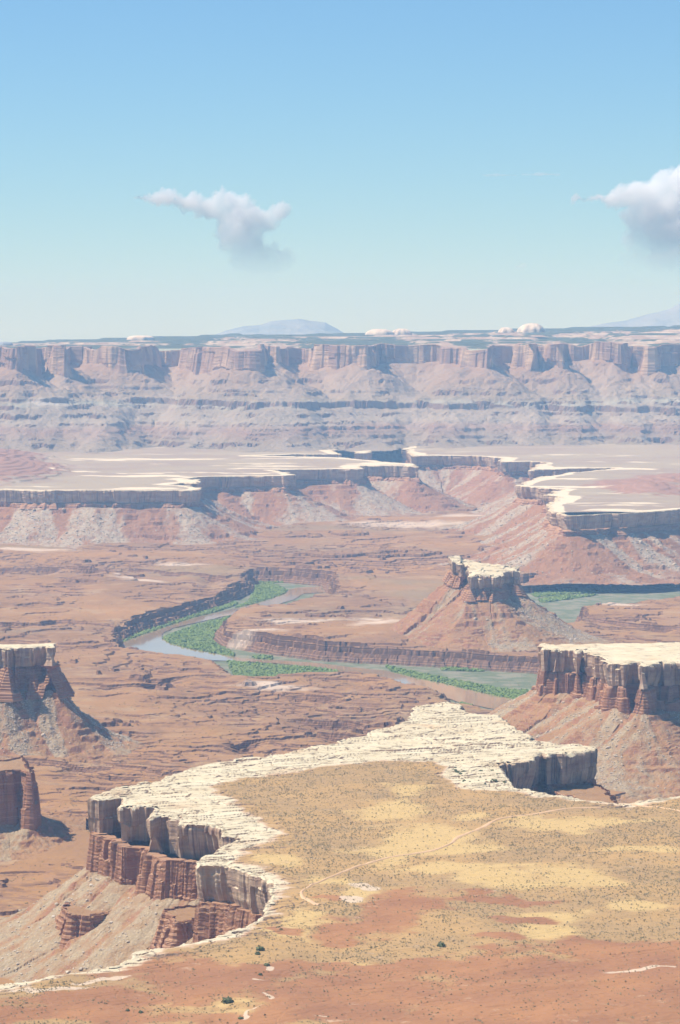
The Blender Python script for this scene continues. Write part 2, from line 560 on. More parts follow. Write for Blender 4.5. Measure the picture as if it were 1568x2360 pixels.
def red_bands(n, light=1.0, freq=0.17):
    z = n.xyz(n.pos)[2]
    w = n.noise(n.pos, 0.012, 3)
    zz = n.math('ADD', z, n.math('MULTIPLY', w, 10.0))
    b1 = n.noise(None, freq, 5, 0.7, '1D', zz)
    k = lambda c: tuple(x * light for x in c)
    c = n.ramp(b1, [(0.30, k((0.19, 0.088, 0.050))), (0.44, k((0.35, 0.172, 0.092))), (0.55, k((0.28, 0.13, 0.073))),
                    (0.63, k((0.45, 0.26, 0.145))), (0.75, k((0.25, 0.115, 0.066)))])
    m = n.noise(n.pos, 0.05, 5, 0.65)
    return n.mix(n.math('MULTIPLY', n.ss(0.4, 0.7, m), 0.45), c, k((0.39, 0.20, 0.11)))

def make_red(name='red_bedded_rock', light=1.0):
    n = NT(name)
    c = red_bands(n, light)
    s = n.attr('s'); z = n.xyz(n.pos)[2]
    st = n.noise(n.comb(n.math('MULTIPLY', s, 0.16), 0, n.math('MULTIPLY', z, 0.02)), 1.0, 4, 0.65)
    c = n.mix(n.math('MULTIPLY', n.ss(0.5, 0.7, st), 0.55), c, (0.16, 0.075, 0.06))
    dust = n.ss(0.35, 0.75, up_face(n))
    c = n.mix(n.math('MULTIPLY', dust, 0.6), c, (0.45, 0.28, 0.165))
    n.bump(n.noise(n.pos, 0.4, 5, 0.7), 0.6, 1.0)
    return n.done(c)

def make_talus(name='talus_slope', light=1.0, pale=(0.44, 0.35, 0.225), soil=(0.31, 0.175, 0.085), sp=0.35):
    n = NT(name)
    rock = red_bands(n, light)
    soilc = n.mix(n.ss(0.35, 0.65, n.noise(n.pos, 0.02, 5)), tuple(x * light for x in soil), tuple(x * light * 1.15 for x in soil))
    up = up_face(n)
    c = n.mix(n.ss(0.72, 0.86, up), rock, soilc)
    deb = n.attr('debris')
    v = n.voro(n.pos, sp, 'F1', 'Distance')
    vc = n.xyz(n.voro(n.pos, sp, 'F1', 'Color'))
    stone = n.math('MULTIPLY', n.math('SUBTRACT', 1, n.ss(0.30, 0.48, v)), n.ss(0.35, 0.5, vc[0]))
    debc = n.mix(n.math('MULTIPLY', stone, 0.7), tuple(x * 0.85 for x in pale), tuple(min(0.75, x * 1.2) for x in pale))
    debc = n.mix(n.math('MULTIPLY', n.ss(0.45, 0.7, n.noise(n.pos, 0.5, 4, 0.8)), 0.6), debc, tuple(x * 0.55 for x in pale))
    debc = n.mix(n.math('MULTIPLY', n.ss(0.45, 0.6, n.noise(n.pos, 0.06, 4)), 0.5), debc, tuple(x * light for x in soil))
    c = n.mix(n.math('MULTIPLY', deb, 0.85), c, debc)
    few = n.math('MULTIPLY', n.math('SUBTRACT', 1, n.ss(0.22, 0.34, v)), n.ss(0.80, 0.86, vc[1]))
    c = n.mix(n.math('MULTIPLY', few, 0.75), c, pale)
    n.bump(n.math('ADD', n.noise(n.pos, 0.25, 5, 0.7), n.math('MULTIPLY', n.math('SUBTRACT', 0.5, v), 0.6)), 0.6, 1.6)
    return n.done(c)

def make_ground():
    n = NT('basin_red_ground')
    a = n.noise(n.pos, 0.0022, 5); b = n.noise(n.pos, 0.011, 5, 0.6); d = n.noise(n.pos, 0.07, 4, 0.65)
    c = n.mix(n.ss(0.35, 0.65, a), (0.37, 0.205, 0.085), (0.29, 0.165, 0.078))
    e = n.noise(n.pos, 0.0014, 4)
    c = n.mix(n.math('MULTIPLY', n.ss(0.52, 0.64, e), 0.7), c, (0.275, 0.205, 0.115))
    c = n.mix(n.math('MULTIPLY', n.ss(0.46, 0.36, e), 0.6), c, (0.40, 0.215, 0.085))
    c = n.mix(n.math('MULTIPLY', n.ss(0.50, 0.68, b), 0.75), c, (0.41, 0.275, 0.15))
    c = n.mix(n.math('MULTIPLY', n.ss(0.52, 0.72, d), 0.5), c, (0.30, 0.165, 0.125))
    rocky = n.attr('rocky')
    zz = n.math('ADD', n.xyz(n.pos)[2], n.math('MULTIPLY', n.noise(n.pos, 0.01, 2), 6.0))
    r1 = n.noise(None, 0.45, 4, 0.7, '1D', zz)
    rk = n.ramp(r1, [(0.35, (0.13, 0.070, 0.048)), (0.5, (0.24, 0.13, 0.078)), (0.62, (0.34, 0.20, 0.12)), (0.75, (0.17, 0.092, 0.06))])
    c = n.mix(n.math('MULTIPLY', rocky, n.math('MULTIPLY', n.ss(0.42, 0.58, n.noise(n.pos, 0.05, 5, 0.7)), 0.8)), c, rk)
    up = up_face(n)
    c = n.mix(n.ss(0.95, 0.80, up), c, rk)
    pale = n.attr('pale')
    c = n.mix(n.math('MULTIPLY', pale, 0.8), c, (0.62, 0.50, 0.39))
    flat = n.attr('flats')
    fc = n.mix(n.ss(0.4, 0.62, n.noise(n.pos, 0.03, 5)), (0.15, 0.175, 0.10), (0.25, 0.235, 0.165))
    c = n.mix(flat, c, fc)
    n.bump(n.math('ADD', n.noise(n.pos, 0.18, 5, 0.7), n.math('MULTIPLY', d, 1.5)), 0.55, 2.0)
    return n.done(c)

def make_bench():
    n = NT('bench_top_ground')
    sl, b = slick_col(n)
    nz = n.noise(n.pos, 0.05, 5, 0.65); nb = n.noise(n.pos, 0.012, 4); nf = n.noise(n.pos, 0.3, 4, 0.7)
    soil = n.mix(n.ss(0.38, 0.62, nb), (0.47, 0.295, 0.125), (0.40, 0.26, 0.122))
    soil = n.mix(n.math('MULTIPLY', n.ss(0.5, 0.68, nz), 0.6), soil, (0.35, 0.24, 0.122))
    yl = n.math('ADD', n.attr('yellow'), n.math('MULTIPLY', n.math('SUBTRACT', nz, 0.5), 1.0))
    soil = n.mix(n.ss(0.15, 0.95, yl), soil, (0.56, 0.39, 0.165))
    rd = n.math('ADD', n.attr('red'), n.math('MULTIPLY', n.math('SUBTRACT', nz, 0.5), 1.1))
    redc = n.mix(n.ss(0.35, 0.65, nb), (0.40, 0.195, 0.088), (0.33, 0.158, 0.078))
    redc = n.mix(n.math('MULTIPLY', n.ss(0.52, 0.7, nf), 0.5), redc, (0.41, 0.225, 0.11))
    soil = n.mix(n.ss(0.2, 0.8, rd), soil, redc)
    pl = n.math('ADD', n.attr('pale'), n.math('MULTIPLY', n.math('SUBTRACT', nf, 0.5), 0.9))
    soil = n.mix(n.math('MULTIPLY', n.ss(0.4, 0.7, pl), 0.85), soil, (0.64, 0.50, 0.36))
    soil = n.mix(n.math('MULTIPLY', n.ss(0.55, 0.72, nf), 0.3), soil, (0.27, 0.2, 0.13))
    sk = n.math('ADD', n.attr('slick'), n.math('MULTIPLY', n.math('SUBTRACT', nz, 0.5), 1.7))
    edge = n.mix(n.ss(0.2, 0.5, sk), soil, (0.58, 0.41, 0.27))
    c = n.mix(n.ss(0.42, 0.62, sk), edge, sl)
    c = n.mix(n.ss(0.9, 0.7, up_face(n)), c, (0.30, 0.20, 0.13))
    n.bump(n.math('ADD', nf, n.math('MULTIPLY', b, 1.0)), 0.5, 1.2)
    return n.done(c)

def make_plateau():
    n = NT('far_plateau_ground')
    nz = n.noise(n.scale(n.pos, (0.5, 1, 1)), 0.006, 5, 0.65); nb = n.noise(n.pos, 0.0022, 4)
    c = n.mix(n.ss(0.40, 0.6, nb), (0.37, 0.30, 0.21), (0.33, 0.25, 0.185))
    c = n.mix(n.math('MULTIPLY', n.ss(0.5, 0.66, nz), 0.6), c, (0.40, 0.33, 0.25))
    rd = n.math('ADD', n.attr('red'), n.math('MULTIPLY', n.math('SUBTRACT', nz, 0.5), 1.0))
    c = n.mix(n.ss(0.35, 0.65, rd), c, (0.33, 0.19, 0.135))
    sk = n.math('ADD', n.attr('slick'), n.math('MULTIPLY', n.math('SUBTRACT', nz, 0.5), 1.5))
    c = n.mix(n.ss(0.40, 0.62, sk), c, (0.70, 0.60, 0.44))
    n.bump(nz, 0.4, 4.0)
    return n.done(c)

def make_escarp_slope():
    n = NT('escarpment_slope')
    z = n.xyz(n.pos)[2]
    zz = n.math('ADD', z, n.math('MULTIPLY', n.math('SUBTRACT', n.noise(n.pos, 0.0025, 3), 0.5), 60.0))
    t = n.math('DIVIDE', n.math('ADD', zz, 450.0), 330.0)
    c = n.ramp(t, [(0.0, (0.29, 0.235, 0.165)), (0.12, (0.28, 0.215, 0.15)), (0.22, (0.29, 0.18, 0.13)), (0.30, (0.36, 0.30, 0.23)), (0.44, (0.31, 0.25, 0.19)),
                   (0.50, (0.36, 0.34, 0.27)), (0.56, (0.31, 0.245, 0.17)), (0.75, (0.32, 0.225, 0.15)), (1.0, (0.31, 0.195, 0.125))])
    m = n.noise(n.pos, 0.012, 5, 0.65)
    c = n.mix(n.math('MULTIPLY', n.ss(0.42, 0.66, m), 0.5), c, (0.28, 0.22, 0.18))
    wz = n.noise(n.pos, 0.0024, 3)
    white = n.math('MULTIPLY', n.ss(0.56, 0.64, wz), n.math('MULTIPLY', n.ss(0.46, 0.50, t), n.ss(0.64, 0.58, t)))
    c = n.mix(white, c, (0.62, 0.57, 0.50))
    c = n.mix(n.ss(0.68, 0.45, up_face(n)), c, (0.26, 0.17, 0.13))
    deb = n.attr('debris')
    c = n.mix(n.math('MULTIPLY', deb, 0.3), c, (0.42, 0.34, 0.27))
    n.bump(n.noise(n.pos, 0.05, 5, 0.7), 0.6, 6.0)
    return n.done(c)

def make_escarp_wall():
    n = NT('escarpment_cliff')
    s = n.attr('s'); z = n.xyz(n.pos)[2]
    a = n.noise(n.comb(n.math('MULTIPLY', s, 0.009), 0, n.math('MULTIPLY', z, 0.006)), 1.0, 4)
    c = n.mix(n.ss(0.42, 0.58, a), (0.52, 0.36, 0.23), (0.33, 0.205, 0.145))
    st = n.noise(n.comb(n.math('MULTIPLY', s, 0.05), 2.0, n.math('MULTIPLY', z, 0.004)), 1.0, 5, 0.7)
    c = n.mix(n.math('MULTIPLY', n.ss(0.55, 0.72, st), 0.4), c, (0.22, 0.12, 0.095))
    b = n.noise(None, 0.13, 3, 0.6, '1D', z)
    c = n.mix(n.math('MULTIPLY', n.ss(0.55, 0.7, b), 0.2), c, (0.25, 0.14, 0.11))
    c = n.mix(n.ss(0.5, 0.8, up_face(n)), c, (0.36, 0.24, 0.18))
    n.bump(n.noise(n.pos, 0.06, 5, 0.7), 0.6, 5.0)
    return n.done(c)

def make_upland():
    n = NT('upland_ledges')
    p = n.scale(n.pos, (1, 0.45, 1))
    a = n.noise(p, 0.012, 5, 0.7); b = n.noise(p, 0.0035, 4)
    c = n.mix(n.ss(0.42, 0.58, a), (0.34, 0.24, 0.175), (0.50, 0.40, 0.30))
    veg = n.math('ADD', n.attr('veg'), n.math('MULTIPLY', n.math('SUBTRACT', n.noise(n.pos, 0.02, 4, 0.7), 0.5), 1.6))
    c = n.mix(n.ss(0.40, 0.6, veg), c, (0.085, 0.10, 0.065))
    c = n.mix(n.ss(0.86, 0.66, up_face(n)), c, (0.36, 0.24, 0.18))
    n.bump(a, 0.5, 5.0)
    return n.done(c)

def make_plain(name, a, b, sc, rough=0.95, bump=0.4, bd=1.0):
    n = NT(name, rough)
    f = n.noise(n.pos, sc, 5, 0.65)
    n.bump(f, bump, bd)
    return n.done(n.mix(n.ss(0.35, 0.65, f), a, b))

def make_green(name, a, b, sc=0.12):
    n = NT(name, 0.8)
    oi = n.n.new('ShaderNodeObjectInfo')
    f = n.noise(n.pos, sc, 4, 0.7)
    g = n.noise(n.pos, sc * 0.12, 3)
    c = n.mix(n.ss(0.35, 0.65, f), a, b)
    c = n.mix(n.math('MULTIPLY', n.ss(0.4, 0.65, g), 0.5), c, tuple(0.6 * x + 0.4 * y for x, y in zip(b, (0.2, 0.2, 0.1))))
    return n.done(c)

def make_water():
    n = NT('muddy_water', 0.07)
    f = n.noise(n.pos, 0.008, 4)
    n.b.inputs['Specular IOR Level'].default_value = 0.36
    n.bump(n.noise(n.scale(n.pos, (1, 0.5, 1)), 0.12, 4), 0.06, 0.5)
    return n.done(n.mix(n.ss(0.35, 0.65, f), (0.42, 0.29, 0.165), (0.36, 0.25, 0.15)))

M_SLICK = make_slick(); M_CAP = make_capwall(); M_RED = make_red(); M_TALUS = make_talus()
M_TALUS_FAR = make_talus('talus_slope_far', 1.0, (0.50, 0.43, 0.33), (0.29, 0.15, 0.078), 0.2)
M_GROUND = make_ground(); M_BENCH = make_bench(); M_PLAT = make_plateau()
M_ESL = make_escarp_slope(); M_ESW = make_escarp_wall(); M_UP = make_upland()
M_STONE = make_plain('pale_boulder_rock', (0.60, 0.52, 0.41), (0.45, 0.36, 0.27), 0.4)
M_REDSTONE = make_plain('red_boulder_rock', (0.36, 0.18, 0.13), (0.26, 0.12, 0.09), 0.3)
M_DOME = make_plain('pale_dome_rock', (0.74, 0.64, 0.52), (0.60, 0.48, 0.37), 0.03, 0.95, 0.5, 6.0)
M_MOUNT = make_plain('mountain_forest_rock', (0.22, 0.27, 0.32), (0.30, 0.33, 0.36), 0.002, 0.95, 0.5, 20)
M_TRAIL = make_plain('dirt_track', (0.66, 0.44, 0.25), (0.60, 0.39, 0.23), 0.15)
M_WATER = make_water()
M_VEG = make_green('riverbank_foliage', (0.135, 0.205, 0.05), (0.22, 0.29, 0.085), 0.1)
M_SCRUB = make_green('dry_scrub_foliage', (0.20, 0.165, 0.085), (0.32, 0.245, 0.125), 0.15)
M_BUSH = make_green('green_bush_foliage', (0.11, 0.135, 0.06), (0.17, 0.19, 0.085), 0.8)

def tag(o, label=None, cat=None, group=None, kind=None):
    if label: o['label'] = label
    if cat: o['category'] = cat
    if group: o['group'] = group
    if kind: o['kind'] = kind
    return o

def empty(name, loc=(0, 0, 0)):
    o = bpy.data.objects.new(name, None); scene.collection.objects.link(o); o.location = loc
    o.empty_display_size = 20
    return o

def thing(name, label, cat, group=None):
    return tag(empty(name), label, cat, group)

# ------------------------------------------------------------------ basin floor with the river's inner gorge
ZW, ZF, ZR = -625.0, -622.5, -592.0        # water, gorge flats, gorge rim
far1 = W([(740, 1352), (690, 1347), (640, 1343), (600, 1343), (588, 1352), (585, 1368), (540, 1388), (470, 1412), (400, 1436),
          (330, 1460), (284, 1480)], ZF)
near1 = W([(300, 1492), (345, 1500), (420, 1511), (480, 1518), (525, 1532), (565, 1557), (640, 1554), (700, 1549), (790, 1547), (860, 1550),
           (930, 1564), (1000, 1579), (1050, 1591), (1056, 1612), (1085, 1622), (1170, 1634), (1330, 1660)], ZR)
inner1 = W([(1330, 1575), (1230, 1553), (1100, 1545), (1000, 1538), (900, 1533), (800, 1528), (730, 1524), (640, 1512), (560, 1500), (510, 1492),
            (490, 1478), (494, 1462), (520, 1446), (545, 1432), (600, 1408)], ZF)
inner1b = W([(625, 1396), (690, 1382), (700, 1372), (760, 1366)], ZR)
GORGE1 = np.vstack([far1, near1, inner1, inner1b])
far2 = W([(1640, 1340), (1568, 1344), (1450, 1350), (1360, 1352), (1300, 1358), (1225, 1366), (1150, 1376)], ZF)
near2 = W([(1190, 1400), (1300, 1432)], ZR)
in2 = W([(1330, 1420), (1322, 1405), (1345, 1392), (1420, 1378), (1500, 1372), (1640, 1362)], ZR)
GORGE2 = np.vstack([far2, near2, in2])

# long low scarps crossing the basin: traced outline, step height, reach towards the viewer
SCARPS = [([(-160, 1300), (0, 1301), (60, 1302), (150, 1305), (285, 1313), (400, 1321), (520, 1331), (560, 1325), (590, 1318), (690, 1314)], 16, 420),
          ([(-160, 1436), (0, 1436), (90, 1434), (130, 1428), (200, 1430), (255, 1436), (290, 1452)], 13, 240),
          ([(130, 1496), (200, 1490), (275, 1482), (290, 1480)], 7, 120),
          ([(190, 1587), (260, 1585), (330, 1580), (400, 1566), (470, 1560), (560, 1557)], 11, 150),
          ([(780, 1308), (830, 1309), (870, 1312)], 9, 200), ([(785, 1342), (835, 1346)], 10, 120),
          ([(890, 1228), (930, 1229)], 9, 160),
          ([(640, 1655), (700, 1652), (790, 1655), (850, 1662), (930, 1668)], 14, 120),
          ([(500, 1705), (580, 1700), (680, 1690), (730, 1682), (800, 1688), (900, 1700)], 16, 130),
          ([(-100, 1732), (0, 1735), (60, 1742), (180, 1750), (300, 1758), (390, 1766), (480, 1764)], 11, 110),
          ([(1323, 1412), (1345, 1417), (1400, 1425), (1480, 1434), (1568, 1441), (1700, 1448)], 15, 260),
          ([(1390, 1830), (1430, 1822), (1500, 1812), (1600, 1806)], 12, 100),
          ([(-60, 2014), (0, 2012), (60, 2008), (105, 2007), (135, 2014)], 8, 60),
          ([(680, 1327), (730, 1330), (780, 1336)], 14, 150), ([(300, 1795), (350, 1785), (420, 1768)], 8, 60)]
SC = []
for pts, st, reach in SCARPS:
    p = W(pts, -590.0); o = np.argsort(p[:, 0]); SC.append((p[o], st, reach))

rs_ = np.random.RandomState(77)
for k_ in range(110):
    yc = 3300 + 5200 * rs_.rand() ** 1.2; xc = (rs_.rand() - 0.5) * 0.24 * yc; ln = 60 + 260 * rs_.rand() ** 1.5; tl = (rs_.rand() - 0.5) * 0.5
    q_ = np.linspace(-1, 1, 9)
    SC.append((np.column_stack([xc + q_ * ln, yc + q_ * ln * tl + 30 * np.cumsum(rs_.rand(9) - 0.5)]), 2.5 + 5.5 * rs_.rand() ** 1.5, 50 + 90 * rs_.rand()))

ROCKY = [(700, 1640, 330, 50), (760, 1690, 260, 30), (350, 1745, 260, 22), (800, 1290, 280, 40), (560, 1600, 200, 40), (860, 1600, 190, 40), (420, 1450, 180, 35), (330, 1545, 200, 35),
         (60, 2120, 120, 60), (210, 1300, 300, 18), (1480, 1425, 160, 14), (760, 1510, 330, 22), (1500, 1800, 120, 30), (30, 1950, 100, 40)]
PALE = [(590, 1457, 60, 4), (690, 1430, 90, 4), (870, 1440, 60, 4), (330, 1339, 60, 3), (265, 1331, 14, 3), (620, 1585, 90, 6), (860, 1433, 50, 3), (1430, 1385, 60, 4), (950, 1206, 150, 5), (1060, 1190, 60, 4),
        (880, 1180, 100, 5), (420, 1300, 60, 4), (60, 1265, 140, 4), (60, 2215, 60, 12), (95, 2235, 45, 10), (45, 2190, 60, 5)]

def blobs(x, y, L, z):
    """soft patches given by traced centre and radii"""
    m = np.zeros(np.shape(x))
    x0, y0 = x, y
    x = x0 + 34 * fbm(x0 / 120.0, y0 / 150.0, 4, 45, 0.6); y = y0 + 75 * fbm(x0 / 120.0, y0 / 150.0, 4, 47, 0.6)
    w1 = 0.7 * fbm(x0 / 55.0, y0 / 80.0, 5, 41, 0.65)
    for X, Y, rx, ry in L:
        c = W([(X, Y)], z)[0]; a = W([(X + rx, Y)], z)[0]; t = W([(X, Y - ry)], z)[0]; b = W([(X, Y + ry)], z)[0]
        RX = abs(a[0] - c[0]); RY = max(1.0, abs(t[1] - b[1]) * 0.5)
        sel = (np.abs(x - c[0]) < 2.2 * RX) & (np.abs(y - c[1]) < 2.2 * RY)
        if not sel.any(): continue
        r = np.sqrt(((x - c[0]) / RX) ** 2 + ((y - c[1]) / RY) ** 2) + w1
        m = np.where(sel, np.maximum(m, 1 - sstep(0.35, 1.4, r)), m)
    return m

FLV = levels(-60, 60, 5.2, 53); GLV = levels(0, 120, 6.5, 54)

def floor_h(x, y, full=False):
    x = np.asarray(x, float); y = np.asarray(y, float)
    base = -588.0 + 5.0 * perlin(x / 1300.0, y / 1300.0, 51)
    r = 25.0 * fbm(x / 430.0, y / 520.0, 4, 52) + 7.0 * fbm(x / 95.0, y / 120.0, 4, 58)
    mk = sstep(-0.28, 0.12, fbm(x / 300.0, y / 420.0, 3, 57))
    rk = blobs(x, y, ROCKY, -590.0)
    mk = np.maximum(mk, rk)
    r = r * (1 + 0.5 * rk) + 5 * rk * fbm(x / 45.0, y / 70.0, 3, 60)
    rr = r + 0.8 * perlin(x / 9.0, y / 9.0, 59)
    tr = terr_irr(rr, FLV, 0.07)
    h = base + r * (1 - mk) * 0.5 + mk * (tr * 0.9)
    h = h + 0.5 * fbm(x / 22.0, y / 22.0, 3, 66)
    xf, yf, hf_ = x.ravel(), y.ravel(), h.ravel().copy()
    for p, st, reach in SC:
        lo, hi = p[0, 0], p[-1, 0]
        idx = np.where((xf > lo - 5) & (xf < hi + 5) & (yf < p[:, 1].max() + 60) & (yf > p[:, 1].min() - 60 - reach * 1.35))[0]
        if not len(idx): continue
        xs, ys = xf[idx], yf[idx]
        wob = 9 * perlin(xs / 28.0, ys * 0 + 3, 71) + 16 * perlin(xs / 90.0, ys * 0 + lo * 0.01, 72)
        yl = np.interp(xs, p[:, 0], p[:, 1]) + wob * min(1.0, reach / 160.0)
        d = yl - ys
        endf = sstep(lo - 5, lo + 50, xs) * sstep(hi + 5, hi - 50, xs)
        stepd = st * (0.75 + 0.5 * perlin(xs / 60.0, xs * 0 + lo * 0.01, 73))
        f = 0.62 * sstep(0, 2.5, d) + 0.38 * sstep(7, 9.5, d + 5 * perlin(xs / 12.0, ys / 12.0, 74))
        f = f * (1 - sstep(10, reach * 1.3, d)) * (0.85 + 0.5 * perlin(xs / 70.0, ys * 0, 75))
        hf_[idx] -= stepd * f * endf
    h = hf_.reshape(h.shape)
    gd = None
    for G in (GORGE1, GORGE2):
        d = sdf(x, y, G)
        d = d + (10 * perlin(x / 45.0, y / 45.0, 61) + 5 * perlin(x / 16.0, y / 16.0, 62)) * sstep(-10, 15, d)
        gd = d if gd is None else np.minimum(gd, d)
    rim = np.where(gd > 0, np.minimum(1, gd / 900.0), 0)
    gw = np.maximum(gd + 3.5 * perlin(x / 9.0, y / 9.0, 63) + 1.6 * blocky(np.abs(x + 2000), 14, 64), 0)
    wall = ZF + terr_irr(gw * 1.35, GLV, 0.16)
    h = np.minimum(h, wall)
    h = np.where(gd <= 0, ZF + 0.8 * perlin(x / 25.0, y / 25.0, 64), h)
    if full:
        return h, gd, mk
    return h

# mesas' rims -------------------------------------------------------
PLATEAU = [(-170, 1126), (0, 1128), (120, 1130), (230, 1131), (300, 1130), (360, 1129), (420, 1129), (462, 1128), (468, 1124), (440, 1120), (388, 1116), (425, 1113), (455, 1114),
           (458, 1106), (425, 1103), (450, 1100), (485, 1098), (540, 1096), (600, 1096), (650, 1096), (684, 1095), (660, 1088), (618, 1083), (700, 1081), (784, 1080), (832, 1080),
           (836, 1073), (900, 1074), (966, 1076), (958, 1070), (918, 1068), (860, 1062), (784, 1056), (680, 1054), (570, 1053), (680, 1050), (784, 1049), (768, 1042),
           (783, 1037), (812, 1036), (820, 1047), (848, 1047), (853, 1032), (933, 1031), (940, 1042), (945, 1053), (1020, 1052), (1093, 1053), (1153, 1058), (1160, 1066), (1228, 1064),
           (1252, 1067), (1222, 1084), (1300, 1080), (1413, 1077), (1418, 1080), (1330, 1088), (1245, 1099), (1215, 1109), (1196, 1117), (1235, 1124), (1290, 1127), (1264, 1139), (1297, 1147),
           (1270, 1162), (1256, 1176), (1290, 1184), (1315, 1188), (1340, 1188), (1420, 1184), (1500, 1178), (1568, 1173), (1740, 1168)]
pl = W(PLATEAU, -450.0)
pl = np.vstack([pl, [[2300, 9000], [2300, 13300], [-2300, 13300], [-2300, 9300]]])
R_PLAT = Rim(pl, 4.0, [(120, 10), (38, 5), (13, 2)], seed=3, smooth=14)

BENCH = [(-140, 2298), (0, 2266), (60, 2256), (125, 2243), (200, 2230), (280, 2216), (325, 2197), (380, 2186), (450, 2171), (510, 2158), (556, 2148), (575, 2128), (598, 2112), (610, 2090), (620, 2066),
         (633, 2034), (600, 2018), (560, 2006), (500, 1994), (456, 1990), (452, 1983), (470, 1974), (496, 1965), (530, 1944), (556, 1931), (535, 1928), (512, 1925), (509, 1914), (475, 1902), (412, 1900), (414, 1886), (372, 1880),
         (347, 1887), (356, 1858), (310, 1860), (277, 1862), (288, 1846), (288, 1831), (236, 1841), (212, 1836), (216, 1832), (280, 1818), (350, 1804), (430, 1774), (500, 1758), (590, 1748), (675, 1729), (740, 1716),
         (784, 1708), (843, 1698), (848, 1683), (900, 1673), (943, 1663), (953, 1636), (957, 1626), (985, 1621), (1018, 1616), (1060, 1621), (1074, 1640), (1110, 1642), (1153, 1646), (1161, 1661), (1195, 1680), (1223, 1696), (1226, 1707),
         (1300, 1715), (1373, 1722), (1376, 1728), (1320, 1735), (1264, 1741), (1251, 1738), (1232, 1750), (1213, 1756), (1155, 1757), (1160, 1775), (1166, 1794), (1191, 1812), (1243, 1827), (1333, 1842), (1408, 1850),
         (1450, 1849), (1510, 1840), (1568, 1830), (1740, 1806)]
bp = np.vstack([W(BENCH, -450.0), [[640, 3100], [640, 1650], [-640, 1650], [-640, 2150]]])
FOOT = np.vstack([W(BENCH[:20] + [(446, 1984), (470, 1968), (500, 1950), (508, 1938), (475, 1911), (412, 1908), (347, 1894), (310, 1869), (277, 1870), (238, 1850), (216, 1843), (218, 1834)]
                    + BENCH[BENCH.index((216, 1832)) + 1:], -450.0), [[640, 3100], [640, 1650], [-640, 1650], [-640, 2150]]])
R_FOOT = Rim(FOOT, 1.1, [(40, 3.5), (15, 2.2), (6, 1.0)], seed=7, smooth=6)
R_BENCH = Rim(bp, 1.1, [(60, 1.8), (22, 2.0), (7, 1.3)], seed=5, smooth=5)

SOIL = W([(650, 1922), (600, 1890), (550, 1858), (505, 1830), (482, 1813), (510, 1800), (550, 1790), (650, 1779), (784, 1763), (933, 1753), (1008, 1755), (1028, 1763), (1018, 1782), (1040, 1798), (1063, 1812), (1183, 1823), (1283, 1842),
          (1408, 1856), (1450, 1858), (1568, 1838), (1760, 1815), (1900, 2600), (-300, 2600), (-300, 2330), (-140, 2310), (0, 2282), (125, 2256), (280, 2230), (340, 2203), (450, 2181), (560, 2160), (610, 2128), (640, 2085), (655, 2050), (648, 2025),
          (600, 2004), (540, 1986), (560, 1965), (610, 1942)], -450.0)
BLV = levels(-12, 12, 1.0, 82)

def bench_h(x, y):
    x = np.asarray(x, float); y = np.asarray(y, float)
    k = x * 0.92 + y * 0.38; q = -x * 0.38 + y * 0.92
    a = 2.6 * fbm(k / 160.0, q / 45.0, 4, 81)
    t = terr_irr(a * 2.4, BLV, 0.16)
    c1 = np.abs(fbm(k / 75.0 + 3, q / 30.0, 3, 86)); c2 = np.abs(fbm(k / 60.0, q / 140.0 + 7, 3, 88))
    t = t - 1.1 * sstep(0.03, 0.006, c1) - 0.9 * sstep(0.025, 0.005, c2)
    ms = sstep(-45, 5, sdf(x, y, SOIL))
    t = t * (0.25 + 0.75 * ms) + (1 - ms) * 0.6 * a
    h = -450.0 + 1.2 * perlin(x / 260.0, y / 260.0, 83) + t + 0.25 * fbm(x / 7.0, y / 7.0, 2, 84)
    near = sstep(2900, 2150, y)
    h = h + near * (5.5 * fbm(x / 150.0, y / 190.0, 4, 85)) * sstep(-250, -60, x + 120)
    return h

# right mesa
RMESA = [(1248, 1488), (1250, 1484), (1268, 1484), (1281, 1487), (1300, 1484), (1348, 1483), (1450, 1481), (1568, 1480), (1750, 1478), (1760, 1522), (1640, 1524), (1568, 1526), (1545, 1529), (1528, 1524), (1503, 1531), (1480, 1536), (1470, 1527),
         (1438, 1531), (1410, 1528), (1396, 1524), (1391, 1509), (1372, 1510), (1352, 1506), (1344, 1496), (1330, 1502), (1310, 1498), (1283, 1499), (1272, 1494), (1256, 1497)]
R_RM = Rim(W(RMESA, -450.0), 1.4, [(42, 7.0), (17, 4.0), (7, 1.0)], seed=9, smooth=6)

# left butte
LBUT = [(-180, 1496), (-180, 1484), (0, 1485), (40, 1483), (100, 1483), (128, 1484), (130, 1491), (112, 1493), (104, 1489), (76, 1492), (30, 1492), (18, 1497), (0, 1495)]
R_LB = Rim(W(LBUT, -452.0), 1.4, [(26, 3.0), (11, 1.8), (5, 0.8)], seed=13, smooth=5)

# turret butte in the middle
TUR = [(1036, 1293), (1050, 1290), (1083, 1290), (1112, 1296), (1135, 1295), (1165, 1300), (1199, 1304), (1194, 1312), (1166, 1314), (1158, 1326), (1140, 1333), (1118, 1331), (1086, 1333), (1080, 1318), (1076, 1303), (1068, 1301), (1066, 1311), (1044, 1305)]
TS, TY0, TZ0 = 0.16, 6300.0, -449.0
def tur_h(x, y):
    return TZ0 + TS * (np.asarray(y) - TY0) * 0.9 + 7.0 * sstep(243, 236, np.asarray(x)) - 0.05 * (np.asarray(x) - 270) + 7.0 * terr(fbm(np.asarray(x) / 45.0, np.asarray(y) / 60.0, 3, 91), 0.3, 0.15)
R_TU = Rim(W(TUR, TZ0, TS, TY0), 1.4, [(24, 5.0), (10, 2.4)], seed=17, smooth=5)

